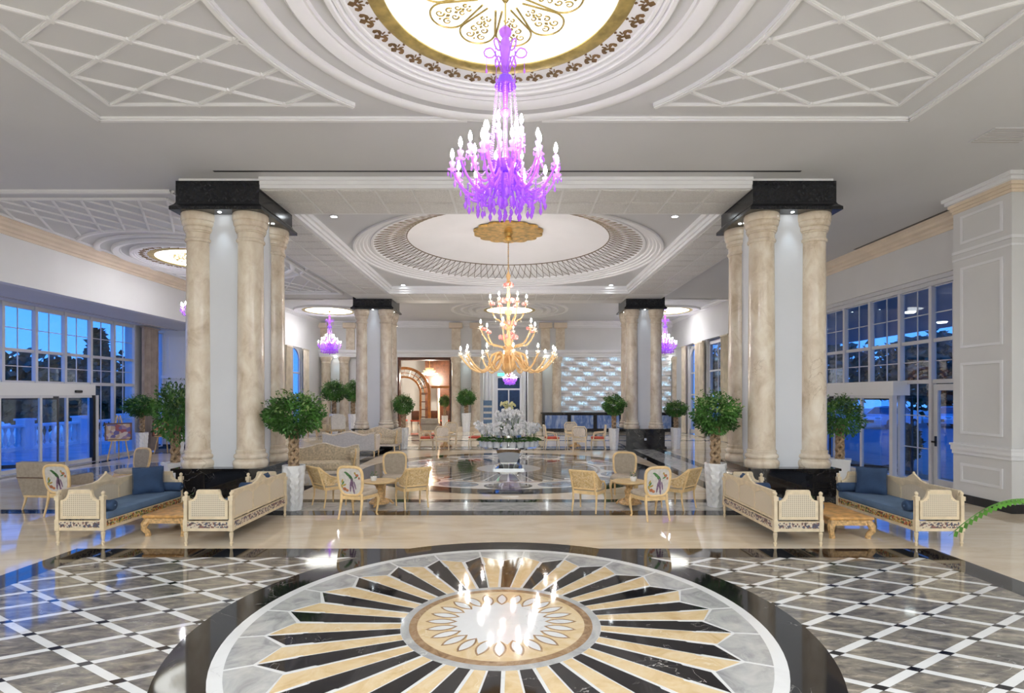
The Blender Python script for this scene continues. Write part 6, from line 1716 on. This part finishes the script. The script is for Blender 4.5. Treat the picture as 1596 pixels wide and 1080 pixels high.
# dining room furniture seen as dark red seats
for k, px in enumerate((625, 645, 672, 694)):
    o = thing('dining_chair', ('dark red dining chair at the left in the timber-framed room', 'dark red dining chair left of centre in the timber-framed room', 'dark red dining chair right of centre in the timber-framed room', 'dark red dining chair at the right in the timber-framed room')[k], 'chair', (BX(px) * 1.08, YB + 3.4 - 0.3 * (k % 2), 0), 0.3 * k)
    put('backrest', B().rbox(-0.26, 0.26, -0.28, -0.2, 0.5, 1.12, 0.04), 'dark_wood', o)
    put('seat', B().rbox(-0.27, 0.27, -0.26, 0.27, 0.4, 0.5, 0.03), 'red_fabric', o)
    for sx in (-1, 1):
        for sy in (-1, 1): put('leg', B().tube([(sx * 0.22, sy * 0.22, 0.4), (sx * 0.23, sy * 0.23, 0)], [0.024, 0.018], 6), 'dark_wood', o)
# fern frond reaching in from the right edge
fn = thing('potted_palm', 'bright green arching frond at the right edge of the picture', 'plant', (5.5, 5.0, 0))
put('pot', tall_pot(0.55, 0.22, 0.16), 'pot_white', fn, smooth=0)
put('soil', B().lathe([(0, 0.5), (0.2, 0.5), (0.18, 0.515), (0, 0.52)], 16), 'soil', fn)
tip = Vector((4.02 - 5.5, 0, 0.965)); 
for k, (dx, dy, top_, tz) in enumerate(((tip.x, 0.0, 1.12, tip.z), (0.8, 0.35, 1.35, 1.1), (0.9, 0.3, 1.4, 1.15), (0.6, -0.6, 1.3, 1.0), (0.6, 0.75, 1.45, 1.2))):
    p0, p1, p2 = Vector((0, 0, 0.5)), Vector((dx * 0.45, dy * 0.45, top_ + 0.6)), Vector((dx, dy, tz))
    pts = [p0 * (1 - u) ** 2 + p1 * 2 * u * (1 - u) + p2 * u * u for u in [i / 36 for i in range(37)]]
    b = B().tube(pts, [0.008 - 0.005 * i / 36 for i in range(37)], 5)
    for i in range(9, 37):
        tdir = (pts[min(i + 1, 36)] - pts[i - 1]).normalized(); sd = tdir.cross(Vector((0, 0, 1))).normalized()
        for s_ in (-1, 1):
            L = 0.17 * (1.05 - 0.6 * (i / 36))
            d_ = (sd * s_ * 0.75 + tdir * 0.5 + Vector((0, 0, -0.55 if s_ > 0 else -0.25))).normalized(); w = tdir * 0.03
            p = pts[i]
            b.add([p, p + d_ * L * 0.5 + w, p + d_ * L, p + d_ * L * 0.5 - w], [(0, 1, 2), (0, 2, 3)])
    put('frond', b, 'fern_green', fn, smooth=0)
# ================================================================ ORCHID TABLE
tb = thing('mirrored_table', 'round mirrored pedestal table under the orchid display', 'table', (C2[0], C2[1], 0))
def tapered(x0, z0, x1, z1):
    return B().add([(-x0, -x0, z0), (x0, -x0, z0), (x0, x0, z0), (-x0, x0, z0), (-x1, -x1, z1), (x1, -x1, z1), (x1, x1, z1), (-x1, x1, z1)], [(3, 2, 1, 0), (4, 5, 6, 7), (0, 1, 5, 4), (1, 2, 6, 5), (2, 3, 7, 6), (3, 0, 4, 7)])
put('base', tapered(0.45, 0.0, 0.45, 0.05), 'mirror', tb, smooth=0)
put('base_step', tapered(0.4, 0.05, 0.26, 0.15), 'mirror', tb, smooth=0)
put('pedestal', tapered(0.23, 0.15, 0.37, 0.60), 'mirror', tb, smooth=0)
put('under_frame', tapered(0.40, 0.60, 0.48, 0.65), 'mirror', tb, smooth=0)
put('table_top', B().lathe([(0, 0.65), (0.9, 0.65), (0.95, 0.66), (0.95, 0.69), (0.9, 0.7), (0, 0.7)], 48), 'mirror', tb)
st = thing('plant_stand', 'tiered mirrored stand among the orchids on the mirrored table', 'stand', (C2[0], C2[1], 0.7))
put('lower_tier', B().lathe([(0, 0), (0.42, 0), (0.42, 0.3), (0.0, 0.3)], 32), 'mirror', st)
put('upper_tier', B().lathe([(0, 0.3), (0.16, 0.3), (0.16, 0.58), (0.0, 0.58)], 24), 'mirror', st)
rnd = random.Random(11)
OP = B().lathe([(0, 0), (0.075, 0), (0.085, 0.03), (0.11, 0.16), (0.115, 0.165), (0.1, 0.15), (0, 0.15)], 14).mesh('pot', 'pot_white')
def orchid_leaves(seed):
    r_ = random.Random(seed); b = B()
    for k in range(9):
        a = 2 * pi * k / 9 + r_.uniform(-0.2, 0.2); L = r_.uniform(0.14, 0.22)
        d_ = Vector((math.cos(a), math.sin(a), 0)); s_ = Vector((-math.sin(a), math.cos(a), 0)) * 0.035
        p0 = Vector((0, 0, 0.15)); p1 = p0 + d_ * L * 0.5 + Vector((0, 0, 0.06)); p2 = p0 + d_ * L + Vector((0, 0, 0.0))
        b.add([p0, p1 + s_, p2, p1 - s_], [(0, 1, 2), (0, 2, 3)])
    return b.mesh('leaf', 'leaf_green', 0)
def orchid_sprays(seed, h, out=0.1):
    r_ = random.Random(seed); st_ = B(); fl = B()
    for k in range(4):
        a = r_.uniform(0, 2 * pi); lean = r_.uniform(0.03, out)
        d_ = Vector((math.cos(a), math.sin(a), 0)); hh = h * r_.uniform(0.85, 1.1)
        p = [Vector((0, 0, 0.14)), d_ * lean * 0.5 + Vector((0, 0, hh * 0.7)), d_ * lean + Vector((0, 0, hh)), d_ * (lean + 0.1) + Vector((0, 0, hh - 0.03))]
        st_.tube(p, 0.004, 4)
        for j in range(13):
            u = j / 12; q = p[1].lerp(p[2], u / 0.7) if u < 0.7 else p[2].lerp(p[3], (u - 0.7) / 0.3)
            q = q + Vector((r_.uniform(-0.045, 0.045), r_.uniform(-0.045, 0.045), r_.uniform(-0.05, 0.04)))
            n_ = Vector((r_.uniform(-1, 1), r_.uniform(-1, 0.6), r_.uniform(-0.2, 0.6))).normalized(); x_ = n_.orthogonal().normalized(); y_ = n_.cross(x_)
            for m in range(5):
                t0 = 2 * pi * m / 5; dd = x_ * math.cos(t0) + y_ * math.sin(t0); ee = n_.cross(dd)
                R_ = 0.047
                fl.add([q, q + dd * R_ * 0.6 + ee * R_ * 0.42 + n_ * 0.008, q + dd * R_, q + dd * R_ * 0.6 - ee * R_ * 0.42 + n_ * 0.008], [(0, 1, 2), (0, 2, 3)])
    return st_.mesh('stem', 'leaf_pale', 0), fl.mesh('blossoms', 'orchid_white', 0), fl
OL = [orchid_leaves(k) for k in range(3)]
OS = [orchid_sprays(k, 0.62, 0.14) for k in range(4)]
yl = OS[0][2].mesh('blossoms', 'orchid_yellow', 0)
def orchid(label, x, y, z, k, group, sc=1.0, yellow=False):
    o = thing('potted_orchid', label, 'plant', (x, y, z), k * 0.9, group, scale=sc)
    link('pot', OP, o); link('leaf', OL[k % 3], o)
    s_ = link('stem', OS[k % 4][0], o)
    link('blossoms', yl if yellow else OS[k % 4][1], s_)
for k in range(22):
    a = 2 * pi * k / 22
    orchid('white orchid in a small white pot on the outer ring of the mirrored table', C2[0] + 0.8 * math.cos(a), C2[1] + 0.8 * math.sin(a), 0.7, k, 'outer ring orchids')
for k in range(9):
    a = 2 * pi * k / 9 + 0.2
    orchid('white orchid on the raised middle tier of the mirrored table', C2[0] + 0.29 * math.cos(a), C2[1] + 0.29 * math.sin(a), 1.0, k + 1, 'middle tier orchids', 1.15)
orchid('tall pale yellow orchid crowning the display on the mirrored table', C2[0], C2[1], 1.28, 0, 'top orchid', 1.15, True)
# ================================================================ OUTSIDE
struct('ground_terrace', B().box(-90, -14.55, -30, 90, -0.4, -0.06), 'pale_grey_marble', smooth=0)
struct('ground_drive', B().box(11.4, 120, -30, 90, -0.4, -0.06), 'asphalt', smooth=0)
MATS['pale_grey_marble'].node_tree.nodes['Principled BSDF'].inputs['Roughness'].default_value = 0.08
M('terrace_paving', (0.4, 0.4, 0.42), 0.25, var=0.1, scale=1.5)
bpy.data.objects['ground_terrace'].data.materials[0] = MATS['terrace_paving']
# balustrade on the left terrace
bl = thing('balustrade', 'white stone balustrade on the terrace outside the left windows', 'balustrade', (-20, 0, -0.06))
put('rail', B().rbox(-0.16, 0.16, 8, 46, 0.92, 1.04, 0.03), 'pot_white', bl)
put('plinth', B().box(-0.16, 0.16, 8, 46, 0, 0.14), 'pot_white', bl, smooth=0)
BM = B().lathe([(0.07, 0.14), (0.07, 0.2), (0.04, 0.24), (0.085, 0.4), (0.08, 0.5), (0.035, 0.7), (0.035, 0.76), (0.06, 0.8), (0.07, 0.92)], 8).mesh('baluster', 'pot_white')
k = 0; y = 8.3
while y < 45.8:
    if k % 9 == 0: put('pedestal', B().box(-0.2, 0.2, y - 0.22, y + 0.22, 0, 1.2).box(-0.25, 0.25, y - 0.27, y + 0.27, 1.2, 1.28), 'pot_white', bl, smooth=0); y += 0.48
    else: link('baluster', BM, bl, (0, y, 0)); y += 0.3
    k += 1
# trees beyond
def blob_tree(label, loc, h, w, seed, cone=False, group='dusk trees'):
    o = thing('garden_tree', label, 'tree', loc, 0)
    r_ = random.Random(seed)
    put('trunk', B().tube([(0, 0, 0), (0.1, 0, h * 0.4), (0, 0.1, h * 0.8)], [0.18, 0.12, 0.05], 6), 'bark', o)
    b = B()
    for i in range(1900):
        if cone:
            z = r_.uniform(0.08, 1.0); rr = w * (1 - z) * math.sqrt(r_.random()) + 0.05; a = r_.uniform(0, 2 * pi)
            p = Vector((rr * math.cos(a), rr * math.sin(a), z * h))
        else:
            while True:
                q = Vector((r_.uniform(-1, 1), r_.uniform(-1, 1), r_.uniform(-1, 1)))
                if 0.5 < q.length < 1: break
            k_ = 1 + 0.25 * math.sin(q.x * 7 + seed) * math.cos(q.z * 6)
            p = Vector((q.x * w * k_, q.y * w * k_, h * 0.58 + q.z * h * 0.42 * k_))
        d_ = Vector((r_.uniform(-1, 1), r_.uniform(-1, 1), r_.uniform(-1, 0.5))).normalized(); s_ = d_.orthogonal().normalized()
        L = 0.14 + 0.15 * w
        b.add([p, p + d_ * L * 0.5 + s_ * L * 0.35, p + d_ * L, p + d_ * L * 0.5 - s_ * L * 0.35], [(0, 1, 2), (0, 2, 3)])
    put('foliage', b, 'leaf_dusk', o, smooth=0, kind='stuff')
lt = ((-26, 18, 4.6, 2.6, 0), (-27, 24, 4.2, 2.8, 0), (-25.5, 30, 4.4, 2.6, 0), (-27, 36, 6.4, 2.4, 1), (-24.5, 38, 5.6, 2.6, 0), (-23, 42, 7.4, 2.8, 0), (-24.5, 33.5, 3.6, 2.2, 0), (-28, 12, 4.6, 2.8, 0), (-23, 48, 8.2, 2.6, 0))
labs = ('round dusk tree beyond the terrace, leftmost pane', 'low dusk tree behind the balustrade, second pane', 'rounded dusk tree behind the balustrade, middle panes', 'pointed conifer beyond the terrace', 'bushy dusk tree right of the conifer', 'tall dusk tree at the right end of the left windows', 'dark shrub close behind the terrace balustrade', 'dusk tree at the very left edge outside', 'tallest dusk tree behind the taupe curtain')
for k, (x, y, h, w, cn) in enumerate(lt): blob_tree(labs[k], (x, y, -0.06), h, w, k, bool(cn))
rt_ = ((35, 46, 7.4, 4.2), (42, 54, 8.0, 4.6), (28, 49, 7.2, 4.2), (46, 45, 7.6, 4.4), (21, 49, 7.4, 4.2))
labs = ('dusk tree behind the parked cars, centre', 'dusk tree far behind the parked cars', 'dusk tree left of the parked cars', 'dusk tree at the right of the drive', 'dusk tree behind the right planter window')
for k, (x, y, h, w) in enumerate(rt_): blob_tree(labs[k], (x, y, -0.06), h, w, 20 + k)
# porch outside the right entrance
pc = struct('roof_porch', B().box(10.35, 17.5, 8, 30, 4.9, 5.3), 'grey_wall_paint', smooth=0)
for (x, y) in ((13, 13), (13, 18), (13, 23), (16, 15.5), (16, 20.5)):
    o = thing('porch_light', 'round light in the porch ceiling outside the right windows', 'lamp', (x, y, 4.9), group='porch lights')
    put('lens', B().lathe([(0, -0.04), (0.14, -0.04), (0.17, 0), (0, 0)], 16), 'porch_glow', o)
# parked cars
M('car_white', (0.7, 0.72, 0.76), 0.15, var=0.01, coat=0.6)
M('car_glass', (0.02, 0.03, 0.05), 0.05, var=0.02)
M('rubber', (0.015, 0.015, 0.015), 0.8)
def car(label, loc, rz):
    o = thing('car', label, 'car', loc, rz)
    low = [(-2.2, 0.3), (2.2, 0.3), (2.25, 0.6), (2.1, 0.82), (1.2, 0.95), (-1.6, 0.98), (-2.15, 0.9), (-2.25, 0.6)]
    b = B().extr(low, 'y', -0.88, 0.88)
    put('body', b, 'car_white', o, smooth=0)
    cab = [(-1.5, 0.96), (1.15, 0.94), (0.4, 1.42), (-0.9, 1.46)]
    put('roof', B().add([(x, y * (0.82 if z < 1.2 else 0.66), z) for y in (-1, 1) for x, z in cab], [(0, 1, 2, 3), (7, 6, 5, 4), (0, 4, 5, 1), (1, 5, 6, 2), (2, 6, 7, 3), (3, 7, 4, 0)]), 'car_white', o, smooth=0)
    win = [(-1.3, 1.0), (0.95, 0.99), (0.36, 1.36), (-0.85, 1.40)]
    for s_ in (-1, 1): put('side_window', B().add([(x, s_ * (0.84 if z < 1.2 else 0.70), z) for x, z in win] + [(x, s_ * (0.80 if z < 1.2 else 0.66), z) for x, z in win], [(0, 1, 2, 3), (7, 6, 5, 4), (0, 4, 5, 1), (1, 5, 6, 2), (2, 6, 7, 3), (3, 7, 4, 0)]), 'car_glass', o, smooth=0)
    put('windscreen', B().quad((1.16, -0.74, 0.96), (1.16, 0.74, 0.96), (0.44, 0.6, 1.40), (0.44, -0.6, 1.40)), 'car_glass', o, smooth=0)
    for x in (-1.4, 1.4):
        for s_ in (-1, 1):
            w_ = put('wheel', B().lathe([(0, -0.1), (0.3, -0.1), (0.32, -0.06), (0.32, 0.06), (0.3, 0.1), (0, 0.1)], 18).xf(Matrix.Translation((x, s_ * 0.84, 0.32)) @ Matrix.Rotation(pi / 2, 4, 'X')), 'rubber', o)
            put('hub_cap', B().lathe([(0, -0.115), (0.18, -0.105), (0.18, 0.105), (0, 0.115)], 12).xf(Matrix.Translation((x, s_ * 0.84, 0.32)) @ Matrix.Rotation(pi / 2, 4, 'X')), 'steel', w_)
    for s_ in (-1, 1):
        put('headlight', B().ball((2.16, s_ * 0.62, 0.72), (0.08, 0.2, 0.08), 8, 5), 'steel', o)
    put('front_grille', B().box(2.2, 2.27, -0.4, 0.4, 0.42, 0.6), 'car_glass', o, smooth=0)
car('white car parked outside seen through the revolving door, nearest', (25.6, 37.5, -0.06), pi + 0.45)
car('white car parked behind, roof above the nearest parked car', (24.6, 41.5, -0.06), pi + 0.5)
car('white car parked furthest right outside the glazed side door', (31.0, 38.5, -0.06), pi + 0.45)
# shrubs in the drive by the glazed side door
blob_tree('dark shrub outside between window and glazed side door', (12.4, 17.3, -0.06), 1.3, 0.3, 41)
